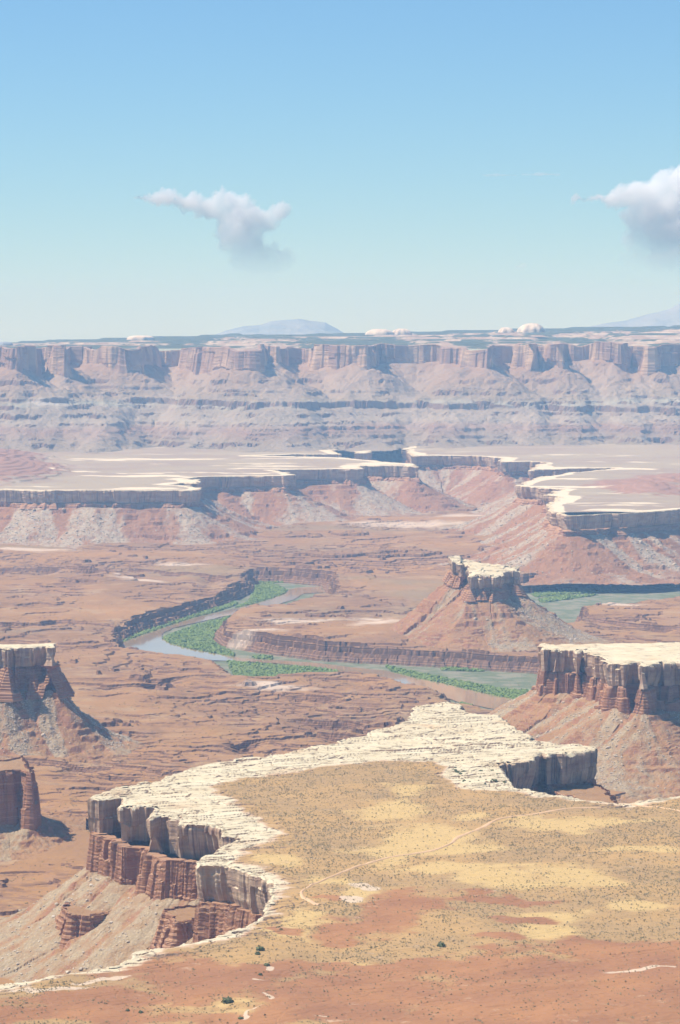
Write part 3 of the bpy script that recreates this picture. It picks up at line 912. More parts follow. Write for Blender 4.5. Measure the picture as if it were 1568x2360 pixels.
# dark spur at the left frame edge (no pale cap)
SPUR = [(-200, 1762), (-60, 1757), (0, 1754), (30, 1750), (52, 1746), (60, 1750), (62, 1762), (76, 1770), (70, 1784), (40, 1778), (0, 1782), (-200, 1796)]
R_SP = Rim(W(SPUR, -512.0), 1.1, [(20, 2.5), (8, 1.5)], seed=21, smooth=4)

flat_h = lambda z, a=1.5, seed=95: (lambda x, y: z + a * fbm(np.asarray(x) / 40.0, np.asarray(y) / 40.0, 4, seed) + 1.2 * terr(fbm(np.asarray(x) / 55.0, np.asarray(y) / 30.0, 3, seed + 4), 0.3, 0.2))
rm_h, lb_h, sp_h = flat_h(-450.0), flat_h(-452.0), flat_h(-512.0, 3.0)

def plat_h(x, y):
    x = np.asarray(x, float); y = np.asarray(y, float)
    h = -450.0 + 12.0 * sstep(10500, 13000, y) + 3.0 * fbm(x / 300.0, y / 600.0, 4, 101) + 2.0 * terr(fbm(x / 200.0, y / 260.0, 3, 103), 0.5, 0.2)
    for X, Y, rx, ry, hh in HILLS:
        c = W([(X, Y)], -450.0)[0]; RX = rx * c[1] / F; RY = abs(W([(X, Y - ry)], -450.0)[0][1] - c[1])
        r = np.sqrt(((x - c[0]) / RX) ** 2 + ((y - c[1]) / RY) ** 2) * (1 + 0.25 * fbm(x / 90.0, y / 140.0, 3, 107))
        hl = hh * np.clip(1 - r, 0, 1) ** 1.1
        h = h + 0.5 * hl + 0.5 * terr(hl, 7.0, 0.3)
    return h
HILLS = [(10, 1092, 150, 28, 52), (-60, 1065, 180, 22, 60), (1500, 1132, 90, 14, 24), (1470, 1118, 130, 16, 18), (1600, 1112, 150, 20, 34), (400, 1043, 160, 9, 8)]

def floor_canyon(x, y): return floor_h(x, y)

print('building ground')
X, Y = fan(2450, 13300, -0.165, 0.165, 0.00045, 0.00052)
Z, gd, mk = floor_h(X, Y, True)
rock_a = blobs(X, Y, ROCKY, -590.0); pale_a = blobs(X, Y, PALE, -590.0)
rock_a = np.maximum(rock_a, 0.75 * mk)
flats = (1 - sstep(-3, 3, gd)) * 1.0
g = masked_grid('ground', X, Y, Z, np.ones(X.shape, bool), {'rocky': rock_a, 'pale': pale_a, 'flats': flats})
ground = tag(link('ground', g, None, [M_GROUND]), kind='structure')

# river -------------------------------------------------------------
def poly_sheet(name, poly, z, mat):
    bm = bmesh.new()
    vs = [bm.verts.new((p[0], p[1], z)) for p in poly]
    f = bm.faces.new(vs)
    bmesh.ops.triangulate(bm, faces=[f])
    bmesh.ops.recalc_face_normals(bm, faces=bm.faces[:])
    for ff in bm.faces:
        if ff.normal.z < 0: ff.normal_flip()
    me = bpy.data.meshes.new(name); bm.to_mesh(me); bm.free()
    return link(name, me, None, [mat])

def densify(p, step=12, closed=True):
    out = []
    n = len(p)
    for i in range(n if closed else n - 1):
        a, b = p[i], p[(i + 1) % n]
        k = max(1, int(np.hypot(*(b - a)) / step))
        for j in range(k): out.append(a + (b - a) * j / k)
    if not closed: out.append(p[-1])
    return np.array(out)

w_left = W([(780, 1360), (740, 1356), (690, 1357), (668, 1362), (655, 1372), (625, 1383), (590, 1394), (520, 1411), (450, 1426), (375, 1451), (320, 1470), (288, 1482), (270, 1490)], ZW)
w_near = W([(300, 1508), (420, 1523), (500, 1527), (545, 1528), (600, 1531), (660, 1536), (725, 1542), (800, 1556), (860, 1574), (1000, 1604), (1060, 1625), (1140, 1640), (1330, 1672)], ZW)
w_far = W([(1330, 1650), (1225, 1622), (1150, 1610), (1090, 1596), (1010, 1577), (960, 1567), (920, 1557), (880, 1549), (800, 1541), (725, 1532), (640, 1526), (560, 1521), (535, 1517), (480, 1508), (430, 1498), (395, 1488), (374, 1475), (376, 1464),
           (400, 1452), (450, 1440), (520, 1424), (590, 1411), (630, 1400), (680, 1385), (700, 1372), (780, 1368)], ZW)
river_poly = densify(np.vstack([w_left, w_near, w_far]), 10)
river_poly = river_poly + np.stack([2.5 * perlin(river_poly[:, 0] / 25, river_poly[:, 1] / 25, 131), 5 * perlin(river_poly[:, 0] / 25, river_poly[:, 1] / 25, 132)], 1)
XR, YR = fan(4900, 8300, -0.07, 0.08, 0.0003, 0.0003)
me = masked_grid('river', XR, YR, XR * 0 + ZF + 1.3, inside_rows(XR, YR, river_poly), {})
river = tag(link('river', me, None, [M_WATER]), kind='structure')

# ------------------------------------------------------------------ mesas
def view_keep(r, lo, hi, k=0.135):
    return in_view(r.P, lo, hi, k)

print('far plateau')
hl = tag(empty('mesa'), 'broad far white-rimmed plateau notched by a canyon below the long escarpment', 'mesa')
keep = view_keep(R_PLAT, 7000, 13200, 0.15)
zt = plat_h(R_PLAT.P[:, 0], R_PLAT.P[:, 1])
me, foot = cap_wall('cap_rock', R_PLAT, zt, 36.0, keep, 2.4, under=13, col=2.4, lam=24, bed=1.0, lip=10, seed=31, rnd=2.0)
link('cap_cliff', me, hl, [M_CAP])
me = red_wall('red_cliff', R_PLAT, zt, 36.0, 16.0, keep, 2.6, foot, seed=33, flute=5, lam=30, lean=0.5, sl=20)
link('red_cliff', me, hl, [M_RED])
me = talus('talus_slope', R_PLAT, plat_h, 50.0, -588.0, 190.0, fan(7600, 13050, -0.15, 0.15, 0.00042, 0.0007), floor_canyon, gap=8, sm=45, keep_in=45, seed=35,
           ledge=11, gul=11, gl=60, dlam=70, dbias=0.12)
link('talus_slope', me, hl, [M_TALUS_FAR])
def plat_attr(X, Y, sd):
    rim_w = 45 + 40 * perlin(X / 260.0, Y / 380.0, 111)
    streak = fbm(X / 500.0, Y / 260.0, 4, 112)
    sl = np.maximum(1 - sstep(0.5, 1.5, sd / rim_w), 0.95 * sstep(0.05, 0.35, streak) * sstep(12300, 11000, Y) * 0.75)
    sl = np.maximum(sl, blobs(X, Y, [(640, 1012, 300, 5), (850, 1015, 300, 6), (450, 1035, 250, 5), (1050, 1042, 200, 5), (600, 1066, 200, 6), (560, 1088, 180, 5), (300, 1100, 160, 5), (1330, 1130, 90, 14), (1420, 1163, 160, 12), (130, 1122, 180, 4)], -450.0) * 0.38)
    red = blobs(X, Y, [(10, 1090, 150, 26), (-60, 1065, 180, 22), (1500, 1132, 90, 12), (1470, 1118, 130, 16), (1600, 1110, 150, 20)], -450.0)
    return {'slick': sl * (1 - 0.8 * red), 'red': red}
me = top_sheet('plateau_top', R_PLAT, plat_h, fan(8000, 13250, -0.155, 0.155, 0.0005, 0.0006), plat_attr, inset=5)
link('plateau_top', me, hl, [M_PLAT])

print('near bench')
bl = tag(empty('mesa'), 'broad near mesa with pale slickrock rim, dry scrub top and a faint dirt track', 'mesa')
keep = view_keep(R_BENCH, 1900, 5000, 0.19)
zt = bench_h(R_BENCH.P[:, 0], R_BENCH.P[:, 1])
me, foot = cap_wall('cap_cliff', R_BENCH, zt, 33.0, keep, 1.0, under=10, col=0.6, lam=8, bed=0.35, jag=2.4, lip=4, seed=41)
link('cap_cliff', me, bl, [M_CAP])
kf = view_keep(R_FOOT, 2050, 5000, 0.14)
me = red_wall('red_cliff', R_FOOT, bench_h(R_FOOT.P[:, 0], R_FOOT.P[:, 1]), 33.0, 42.0, kf, 1.0, np.zeros(R_FOOT.n), seed=43, flute=3.0, lam=13, lean=0.14, sl=10, shelf_in=14)
link('red_cliff', me, bl, [M_RED])
me = talus('talus_slope', R_FOOT, bench_h, 68.0, -590.0, 120.0, fan(2450, 4300, -0.145, 0.145, 0.0004, 0.0005), floor_h, gap=6, sm=14, seed=45, ledge=7, gul=6, gl=30, dlam=40, dbias=0.5)
link('talus_slope', me, bl, [M_TALUS])

REDP = [(950, 2080, 110, 45), (900, 2115, 90, 40), (820, 2140, 120, 25), (1150, 2065, 130, 8), (1180, 2120, 120, 10), (1130, 2170, 60, 12), (1100, 2230, 700, 30), (1420, 2190, 240, 30),
        (1300, 2300, 500, 70), (800, 2290, 360, 60), (380, 2230, 240, 30), (250, 2300, 260, 30), (500, 2260, 200, 40), (150, 2340, 300, 30), (1500, 2250, 200, 60), (600, 2345, 260, 25), (470, 2165, 90, 10), (960, 2355, 400, 25), (640, 2150, 60, 8), (740, 2075, 60, 10)]
YELP = [(980, 1932, 150, 32), (880, 1955, 110, 30), (1330, 2020, 110, 32), (1250, 2150, 90, 32), (1170, 2030, 160, 22), (1240, 2110, 130, 22), (1050, 1955, 120, 16), (950, 1820, 60, 14), (900, 1870, 120, 26), (1100, 1880, 60, 10), (1080, 2000, 220, 16),
        (760, 2030, 60, 15), (1330, 1900, 220, 14), (820, 2060, 60, 22), (640, 2150, 80, 14), (700, 2120, 80, 22), (660, 1990, 60, 14), (450, 2310, 200, 8), (860, 2215, 80, 14), (1500, 1960, 120, 14), (1500, 2090, 100, 20), (560, 2330, 160, 12), (1000, 2300, 160, 8), (540, 2225, 140, 8)]
PALP = [(640, 2222, 12, 6), (820, 2035, 40, 12), (800, 2075, 36, 9), (1480, 2238, 110, 6), (545, 2330, 7, 16), (565, 2300, 10, 6), (600, 2250, 16, 3), (230, 2258, 110, 6), (100, 2272, 100, 6), (700, 2345, 30, 2)]
def bench_attr(X, Y, sd):
    w = 16 * fbm(X / 45.0, Y / 45.0, 4, 121)
    sl = sstep(-14, 14, sdf(X, Y, SOIL) + w)
    return {'slick': sl, 'red': blobs(X, Y, REDP, -450.0), 'yellow': blobs(X, Y, YELP, -450.0), 'pale': blobs(X, Y, PALP, -450.0)}
BG = fan(1800, 3960, -0.20, 0.20, 0.00048, 0.0005)
me = top_sheet('bench_top', R_BENCH, bench_h, BG, bench_attr)
link('mesa_top', me, bl, [M_BENCH])

print('mesas')
rl = tag(empty('mesa'), 'mesa with flat cream cap and columned red cliffs behind the near scrub-topped mesa at right', 'mesa')
keep = view_keep(R_RM, 3500, 5200, 0.15)
zt = rm_h(R_RM.P[:, 0], R_RM.P[:, 1])
me, foot = cap_wall('cap_cliff', R_RM, zt, 31.0, keep, 1.2, under=8, col=0.9, lam=10, bed=0.45, jag=2.6, lip=5, seed=51)
link('cap_cliff', me, rl, [M_CAP])
me = red_wall('red_cliff', R_RM, zt, 31.0, 38.0, keep, 1.2, foot, seed=53, flute=6, lam=13, lean=0.2, sl=16, sm=9)
link('red_cliff', me, rl, [M_RED])
me = talus('talus_slope', R_RM, rm_h, 62.0, -590.0, 165.0, fan(3700, 5100, 0.02, 0.15, 0.00032, 0.00042), floor_h, gap=6, seed=55, ledge=8, gul=8, gl=36, dlam=38, dbias=0.12)
link('talus_slope', me, rl, [M_TALUS])
me = top_sheet('cap_top', R_RM, rm_h, fan(4100, 4850, 0.04, 0.15, 0.0005, 0.0006), lambda X, Y, sd: {'slick': sd * 0 + 1})
link('cap_top', me, rl, [M_SLICK])

ll = tag(empty('butte'), 'butte cut by the left frame edge, cracked cream cap over a pale bouldery slope', 'butte')
keep = view_keep(R_LB, 3500, 5400, 0.15)
zt = lb_h(R_LB.P[:, 0], R_LB.P[:, 1])
me, foot = cap_wall('cap_cliff', R_LB, zt, 27.0, keep, 1.2, under=7, col=0.8, lam=8, bed=0.45, jag=2.0, lip=5, seed=61)
link('cap_cliff', me, ll, [M_CAP])
me = red_wall('red_cliff', R_LB, zt, 27.0, 46.0, keep, 1.2, foot, seed=63, flute=6, lam=12, lean=0.45, sl=22)
link('red_cliff', me, ll, [M_RED])
me = talus('talus_slope', R_LB, lb_h, 62.0, -590.0, 88.0, fan(4150, 5000, -0.16, -0.05, 0.00032, 0.00045), floor_h, gap=6, seed=65, ledge=7, gul=9, gl=32, dlam=34, dbias=0.3)
link('talus_slope', me, ll, [M_TALUS])
me = top_sheet('cap_top', R_LB, lb_h, fan(4400, 4800, -0.16, -0.07, 0.0005, 0.0006), lambda X, Y, sd: {'slick': sd * 0 + 1})
link('cap_top', me, ll, [M_SLICK])

tl = tag(empty('butte'), 'lone turret-shaped butte with a tilted cream cap block on a red cone by the river', 'butte')
keep = np.ones(R_TU.n, bool)
zt = tur_h(R_TU.P[:, 0], R_TU.P[:, 1])
me, foot = cap_wall('cap_cliff', R_TU, zt, 25.0, keep, 1.4, under=11, col=1.0, lam=10, bed=0.45, jag=2.6, lip=5, seed=71)
link('cap_cliff', me, tl, [M_CAP])
me = red_wall('red_cliff', R_TU, zt, 25.0, 22.0, keep, 1.2, foot, seed=73, flute=3.5, lam=13, lean=0.5, sl=8)
link('red_cliff', me, tl, [M_RED])
me = talus('talus_slope', R_TU, tur_h, 44.0, -592.0, 140.0, fan(5700, 6750, 0.005, 0.1, 0.00028, 0.00035), floor_h, sm=14, gap=3, seed=75, p=1.25, ledge=8, gul=7, gl=26, dlam=60)
link('talus_slope', me, tl, [M_TALUS])
me = top_sheet('cap_top', R_TU, tur_h, fan(5900, 6700, 0.02, 0.07, 0.0003, 0.0003), lambda X, Y, sd: {'slick': sd * 0 + 1})
link('cap_top', me, tl, [M_SLICK])

spl = tag(empty('rock_spur'), 'dark red capless cliff spur in shade at the left frame edge', 'rock spur')
keep = view_keep(R_SP, 3000, 5000, 0.15)
zt = sp_h(R_SP.P[:, 0], R_SP.P[:, 1])
me = red_wall('red_cliff', R_SP, zt + 0.5, 0.0, 66.0, keep, 1.1, np.zeros(R_SP.n), seed=83, flute=3.5, lam=14, lean=0.1, sl=5)
link('red_cliff', me, spl, [M_RED])
me = talus('talus_slope', R_SP, sp_h, 60.0, -592.0, 60.0, fan(3350, 4100, -0.155, -0.08, 0.0003, 0.0004), floor_h, gap=3, seed=85, ledge=5, gul=5, gl=25)
link('talus_slope', me, spl, [M_TALUS])
me = top_sheet('spur_top', R_SP, sp_h, fan(3600, 4100, -0.16, -0.08, 0.0003, 0.0004), lambda X, Y, sd: {'debris': sd * 0 + 0.2}, inset=-1)
link('spur_top', me, spl, [M_TALUS])

def outcrop(px, z, h, seed, label, flute=3.0):
    rim = Rim(W(px, z), 1.0, [(14, 2.4), (6, 1.2)], seed=seed, smooth=3)
    hf = flat_h(z, 2.0, seed)
    t = tag(empty('rock_outcrop'), label, 'rock outcrop')
    ztp = hf(rim.P[:, 0], rim.P[:, 1])
    me = red_wall('rock_face', rim, ztp + 0.4, 0.0, h, np.ones(rim.n, bool), 1.0, np.zeros(rim.n) + 1.5, seed=seed, flute=flute, lam=9, lean=0.3, step=5, sl=6)
    link('rock_face', me, t, [M_RED])
    lo, hi = rim.P.min(0), rim.P.max(0)
    us = rim.P[:, 0] / rim.P[:, 1]
    me = top_sheet('rock_top', rim, hf, fan(lo[1] - 5, hi[1] + 5, us.min() - 0.002, us.max() + 0.002, 0.0003, 0.0003), lambda X, Y, sd: {'debris': sd * 0 + 0.15}, inset=-1)
    link('rock_top', me, t, [M_TALUS])
outcrop([(138, 2094), (150, 2084), (200, 2082), (250, 2086), (292, 2090), (296, 2097), (262, 2106), (215, 2114), (165, 2112)], -540.0, 44.0, 801, 'dark layered outcrop on the debris slope below the left cliffs')
outcrop([(372, 2104), (392, 2093), (430, 2089), (470, 2088), (500, 2092), (490, 2104), (455, 2112), (440, 2126), (410, 2130)], -512.0, 50.0, 803, 'red buttress with dark face under the streaked overhanging cliff', 4.0)
outcrop([(1262, 1822), (1290, 1808), (1345, 1805), (1372, 1812), (1406, 1824), (1420, 1856), (1340, 1850)], -487.0, 60.0, 805, 'low red outcrop in the shaded notch right of the near mesa')

# ------------------------------------------------------------------ far escarpment, uplands, mountains
print('escarpment')
# plan of the rim: traced horizontal place and distance of the wall foot
ES = [(-200, 13150), (-60, 13000), (20, 12860), (50, 12830), (64, 12950), (70, 13080), (110, 13120), (128, 12980), (150, 12960), (160, 13200), (205, 13300), (222, 13120), (260, 13060), (330, 13060), (358, 13180), (365, 13330),
      (420, 13340), (440, 13200), (500, 13080), (560, 12990), (590, 12980), (604, 13100), (608, 13230), (640, 13200), (652, 13380), (715, 13400), (730, 13250), (790, 13180), (845, 13150), (850, 13260), (868, 13240), (874, 13330),
      (990, 13330), (1040, 13280), (1120, 13200), (1135, 13180), (1142, 13330), (1180, 13380), (1200, 13300), (1235, 13250), (1240, 13330), (1262, 13260), (1300, 13230), (1306, 13340), (1370, 13340), (1395, 13290), (1430, 13260), (1450, 13300), (1456, 13420), (1476, 13420), (1484, 13290),
      (1500, 13240), (1508, 13340), (1600, 13360), (1760, 13250)]
esp = np.array([((X - 784) / F * (13150 + 1.7 * (d - 13200)), 13150 + 1.7 * (d - 13200)) for X, d in ES])
esp = np.vstack([esp, [[2600, 13400], [2600, 21000], [-2600, 21000], [-2600, 13300]]])
R_ES = Rim(esp, 5.0, [(300, 26), (90, 10), (34, 5), (14, 2)], seed=23, smooth=16)
def esc_h(x, y): return -60.0 + 3.0 * fbm(np.asarray(x) / 300.0, np.asarray(y) / 300.0, 3, 141) + 5 * np.asarray(x) / 1400.0
keep = view_keep(R_ES, 11500, 14500, 0.15)
zt = esc_h(R_ES.P[:, 0], R_ES.P[:, 1]) + Rim.sm(13 * blocky(R_ES.S, 260, 5) + 5 * blocky(R_ES.S, 70, 6), 6)
me, foot = cap_wall('hills', R_ES, zt, 150.0, keep, 4.0, under=-38, col=5, lam=90, bed=1.0, jag=4.0, lip=14, seed=91, rnd=3.0)
esc = tag(link('hills', me, None, [M_ESW]), kind='structure')
me = talus('terrain', R_ES, esc_h, 74.0, -441.0, 850.0, fan(10900, 14000, -0.145, 0.145, 0.0005, 0.00032), plat_h, sm=170, keep_in=190, dvar=45, steps=((-288, 11), (-372, 5), (-398, 5), (-240, 4)), gap=0, p=1.45, seed=95, ledge=30, lw=0.14, lmix=0.45, gul=30, gl=70, dlam=120, rough=1.6)
esl = tag(link('terrain', me, None, [M_ESL]), kind='structure')

def up_h(x, y):
    x = np.asarray(x, float); y = np.asarray(y, float)
    px = 784 + x / y * F
    tgt = np.interp(px, [-200, 0, 300, 560, 784, 1000, 1300, 1568, 1760], [791, 790, 778, 771, 769, 764, 757, 750, 745])
    zs = (765 - tgt) * 18500 / F
    t = np.clip((y - 13000) / 5500.0, 0, 1)
    r = -82.0 + (zs + 82) * t ** 0.62
    b = 26.0 * fbm(x / 330.0, y / 500.0, 4, 151) * sstep(13300, 14300, y)
    z = r + b * 0.55
    z = z + 0.85 * (terr(z, 9.0, 0.2) + 3 - z)
    return z - 40 * sstep(18500, 20500, y)
Xu, Yu = fan(12000, 20500, -0.16, 0.16, 0.0006, 0.0011)
ins = inside_rows(Xu, Yu, R_ES.P)
vg = 0.35 + 0.5 * sstep(-0.3, 0.2, fbm(Xu / 420.0, Yu / 1100.0, 3, 155))
vg = vg * (1 - 0.8 * sstep(0.0, 0.3, fbm(Xu / 260.0, Yu / 500.0, 3, 157)) * sstep(-150, 250, Xu))
vg = np.maximum(vg, sstep(16500, 17500, Yu) * 0.9)
me = masked_grid('upland', Xu, Yu, up_h(Xu, Yu), ins, {'veg': vg})
upl = tag(link('terrain', me, None, [M_UP]), kind='structure')

def lump(name, X, Ybase, wpx, hpx, dist, mat, seed, label, prof=0.5, depth=0.8, right=1.0):
    """rounded rock dome on the skyline plateau"""
    cx = (X - 784) / F * dist; w = wpx / F * dist; h = hpx / F * dist
    zb = (765 - Ybase) / F * dist
    nr, na = 26, 72
    r = np.linspace(0, 1, nr)[:, None]; a = np.linspace(0, 2 * np.pi, na + 1)[None, :]
    rad = 1 + 0.18 * perlin(np.cos(a) * 2, np.sin(a) * 2, seed)
    x = r * np.cos(a) * rad; y = r * np.sin(a) * rad * depth
    skew = np.where(x > 0, right, 1.0)
    z = np.clip(1 - (r ** 2.6), 0, 1) ** prof
    z = z + 0.07 * fbm(x * 4, y * 4, 3, seed + 2)
    z = 0.7 * z + 0.3 * terr(z, 0.16, 0.4)
    V = np.stack([cx + x * skew * w, dist + y * w, zb - 4 + z * (h + 4)], -1).reshape(-1, 3)
    me = mesh_np(name, V, grid_quads(nr, na + 1), None, True)
    return tag(link(name, me, None, [mat]), label, 'rock')

lump('rock_dome', 1229, 764, 37, 19, 15200, M_DOME, 161, 'largest whitish rounded dome standing on the skyline above the far escarpment', 0.6, 0.8, 0.75)
lump('rock_dome', 1166, 764, 20, 10, 15200, M_DOME, 162, 'small tan rounded dome left of the big whitish skyline dome', 0.7)
lump('pale_rock', 875, 769, 32, 11, 15000, M_DOME, 163, 'lumpy pale knob on the skyline plateau near the blue middle mountain', 0.6)
lump('pale_rock', 925, 769, 24, 12, 15100, M_DOME, 164, 'lumpy pale knob right beside the similar knob in the skyline middle', 0.6)
lump('pale_rock', 326, 781, 32, 8, 15600, M_DOME, 165, 'low flat-topped pale mesa knob on the skyline at left', 0.3)
lump('dark_rock', 10, 793, 20, 6, 16500, M_MOUNT, 166, 'tiny dark rounded knob on the skyline at the left frame edge', 0.6)

def mountain(name, crest, base_y, dist, seed, label):
    """far range: ridge line with flanks"""
    pts = [((X - 784) / F * dist, (765 - Y) / F * dist) for X, Y in crest]
    xs = np.array([p[0] for p in pts]); zs = np.array([p[1] for p in pts])
    zb = (765 - base_y) / F * dist - 30
    nx, ny = 260, 60
    x = np.linspace(xs[0], xs[-1], nx)[None, :]; v = np.linspace(-1, 1, ny)[:, None]
    zc = np.interp(x[0], xs, zs)[None, :]
    zc = zc + 10 * fbm(x / 240.0, x * 0, 4, seed)
    wdt = 900.0
    f = (1 - np.abs(v)) ** 0.9
    Yy = dist + v * wdt + x * 0
    z = zb + (zc - zb) * f + 34 * (ridged((x + 0 * v) / 420.0, Yy / 420.0, 4, seed + 3) - 0.5) * np.sin(np.pi * np.clip(f, 0, 1)) * np.clip((zc - zb) / 120, 0, 1)
    V = np.stack([x + 0 * v, Yy, z], -1).reshape(-1, 3)
    me = mesh_np(name, V, grid_quads(ny, nx), None, True)
    return tag(link(name, me, None, [M_MOUNT]), kind='structure')

mountain('mountain', [(470, 780), (520, 762), (560, 752), (600, 748), (625, 739), (660, 737), (690, 734), (715, 738), (750, 742), (775, 756), (800, 772)], 780, 24000, 171, '')
mountain('mountain', [(1300, 762), (1400, 744), (1440, 738), (1500, 722), (1540, 712), (1568, 697), (1620, 680), (1700, 672), (1800, 690), (1900, 720)], 770, 24000, 173, '')

# ------------------------------------------------------------------ dirt track on the near mesa
def track(name, px, width, hf, z=-450.0):
    p = densify(W(px, z), 4, closed=False)
    k = np.hanning(9); k /= k.sum()
    pp = np.vstack([np.repeat(p[:1], 4, 0), p, np.repeat(p[-1:], 4, 0)])
    p = np.stack([np.convolve(pp[:, i], k, 'valid') for i in (0, 1)], 1)
    T = np.gradient(p, axis=0); T /= np.hypot(T[:, 0], T[:, 1])[:, None]
    N = np.stack([T[:, 1], -T[:, 0]], 1)
    w = width * (0.75 + 0.5 * perlin(np.arange(len(p)) / 9.0, np.zeros(len(p)), 181))
    cols = []
    for t in (-1, -0.5, 0, 0.5, 1):
        q = p + N * (w * t * 0.5)[:, None]
        cols.append(np.column_stack([q, hf(q[:, 0], q[:, 1]) + (0.7 if abs(t) < 1 else 0.1)]))
    V = np.stack(cols, 1).reshape(-1, 3)
    me = mesh_np(name, V, grid_quads(len(p), 5)[:, ::-1], None, True)
    return tag(link(name, me, None, [M_TRAIL]), kind='structure')
track('path', [(1390, 1862), (1308, 1867), (1208, 1882), (1143, 1892), (1103, 1912), (1053, 1930), (1038, 1947), (990, 1960), (933, 1970), (868, 1983), (813, 1997), (784, 2011), (720, 2038), (692, 2056), (705, 2073), (740, 2086)], 4.3, bench_h)
track('path', [(1600, 1878), (1567, 1872), (1503, 1858), (1450, 1853)], 4.3, bench_h)

# ------------------------------------------------------------------ stones
def ico():
    bm = bmesh.new(); bmesh.ops.create_icosphere(bm, subdivisions=1, radius=1.0)
    V = np.array([v.co[:] for v in bm.verts]); T = np.array([[v.index for v in f.verts] for f in bm.faces]); bm.free()
    return V, T
IV, IT = ico()
bm = bmesh.new(); bmesh.ops.create_icosphere(bm, subdivisions=2, radius=1.0)
IV2 = np.array([v.co[:] for v in bm.verts]); IT2 = np.array([[v.index for v in f.verts] for f in bm.faces]); bm.free()

def rock_shape(r, V=None):
    V = (IV2 if V is None else V).copy()
    for k in range(9):                                  # planar chips make an angular block
        n = r.normal(size=3); n /= np.linalg.norm(n)
        d = 0.55 + 0.3 * r.rand()
        h = V @ n
        V -= np.outer(np.maximum(h - d, 0), n)
    V *= np.array([1.0, 0.6 + 0.4 * r.rand(), 0.5 + 0.35 * r.rand()])
    V += r.normal(size=V.shape) * 0.025
    return V

ROCKS = []
for k in range(6):
    for mat, nm in ((M_STONE, 'pale'), (M_REDSTONE, 'red')):
        me = mesh_np('boulder', rock_shape(np.random.RandomState(200 + k)), IT2, None, False)
        me.materials.append(mat); ROCKS.append(me)

def boulder(x, y, z, r, label, group, red=False):
    me = ROCKS[2 * RS.randint(6) + (1 if red else 0)]
    o = bpy.data.objects.new('boulder', me); scene.collection.objects.link(o)
    o.location = (x, y, z + r * 0.25); o.scale = (r, r, r)
    o.rotation_euler = (RS.rand() * 0.5 - 0.25, RS.rand() * 0.5 - 0.25, RS.rand() * 6.28)
    return tag(o, label, 'boulder', group)

def scatter_boulders(key, n, rmin, rmax, label, group, sel=None, lo=0.05, hi=1.05):
    X, Y, Z, D, T = TAL[key]
    px = 784 + X / Y * F
    w = (0.08 + D ** 1.5) * (T > lo) * (T < hi) * (np.abs(px - 784) < 800)
    if sel is not None: w = w * sel(X, Y, px)
    w = w / w.sum()
    for i in RS.choice(len(X), n, replace=False, p=w):
        r = rmin + (rmax - rmin) * RS.rand() ** 2.5
        boulder(X[i], Y[i], Z[i], r, label, group)

scatter_boulders('talus_slope65', 45, 1.6, 4.6, 'pale boulder on the debris slope of the butte at the left frame edge', 'boulders below the left butte')
scatter_boulders('talus_slope55', 70, 1.6, 4.6, 'pale boulder on the steep debris slope of the mesa at the right', 'boulders below the right mesa')
scatter_boulders('talus_slope75', 50, 1.8, 4.5, 'pale boulder on the red cone of the lone turret butte', 'boulders round the turret butte')
scatter_boulders('talus_slope45', 60, 1.0, 3.2, 'pale boulder on the slope under the left cliffs of the near mesa', 'boulders below the near mesa', lambda X, Y, px: (px < 620))
scatter_boulders('talus_slope35', 70, 3.0, 7.0, 'pale boulder on the banded slope under the far white-rimmed plateau', 'boulders below the far plateau')

def rubble(name, keys, n, rmin, rmax, mat, label, seed):
    r = np.random.RandomState(seed)
    Vs, Ts = [], []
    base = [rock_shape(np.random.RandomState(300 + k), IV) for k in range(8)]
    off = 0
    for key in keys:
        X, Y, Z, D, T = TAL[key]
        px = 784 + X / Y * F
        w = (0.03 + D ** 2) * (T > 0.02) * (T < 1.1) * (np.abs(px - 784) < 850); w /= w.sum()
        idx = r.choice(len(X), min(n, len(X) // 3), replace=False, p=w)
        for i in idx:
            s = rmin + (rmax - rmin) * r.rand() ** 3
            a = r.rand() * 6.28; c, sn = math.cos(a), math.sin(a)
            v = base[r.randint(8)] * s
            v = np.column_stack([v[:, 0] * c - v[:, 1] * sn, v[:, 0] * sn + v[:, 1] * c, v[:, 2]])
            Vs.append(v + np.array([X[i], Y[i], Z[i] + s * 0.2])); Ts.append(IT + off); off += len(IV)
    me = mesh_np(name, np.vstack(Vs), np.vstack(Ts), None, False)
    return tag(link(name, me, None, [mat]), label, 'rubble', kind='stuff')
rubble('rubble', ['talus_slope65', 'talus_slope55', 'talus_slope75', 'talus_slope45'], 5500, 0.45, 2.0, M_STONE, 'small pale rubble strewn over the debris slopes', 401)
rubble('rubble', ['talus_slope35'], 9000, 1.2, 4.0, M_STONE, 'pale rubble streaks under the far plateau cliffs', 402)

# ------------------------------------------------------------------ plants
def leaf_clump(r, nleaf=70, flat=0.65):
    """shrub: many small leaf faces through a low crown plus short stems"""
    V, T = [], []
    for k in range(nleaf):
        d = r.normal(size=3); d /= np.linalg.norm(d); d[2] = abs(d[2])
        c = d * (0.45 + 0.55 * r.rand()) * np.array([1, 1, flat * 1.2])
        u = r.normal(size=3); u /= np.linalg.norm(u); w = np.cross(u, d); w /= np.linalg.norm(w) + 1e-9
        s = 0.16 + 0.14 * r.rand()
        b = len(V)
        V += [c - u * s, c + w * s * 0.7, c + u * s, c - w * s * 0.7]; T.append([b, b + 1, b + 2, b + 3])
    for k in range(4):
        a = k * 1.57 + r.rand(); e = np.array([0.5 * math.cos(a), 0.5 * math.sin(a), 0.5])
        b = len(V); V += [np.array([-.03, 0, -.15]), np.array([.03, 0, -.15]), e + [.02, 0, 0], e - [.02, 0, 0]]; T.append([b, b + 1, b + 2, b + 3])
    return np.array(V), np.array(T)

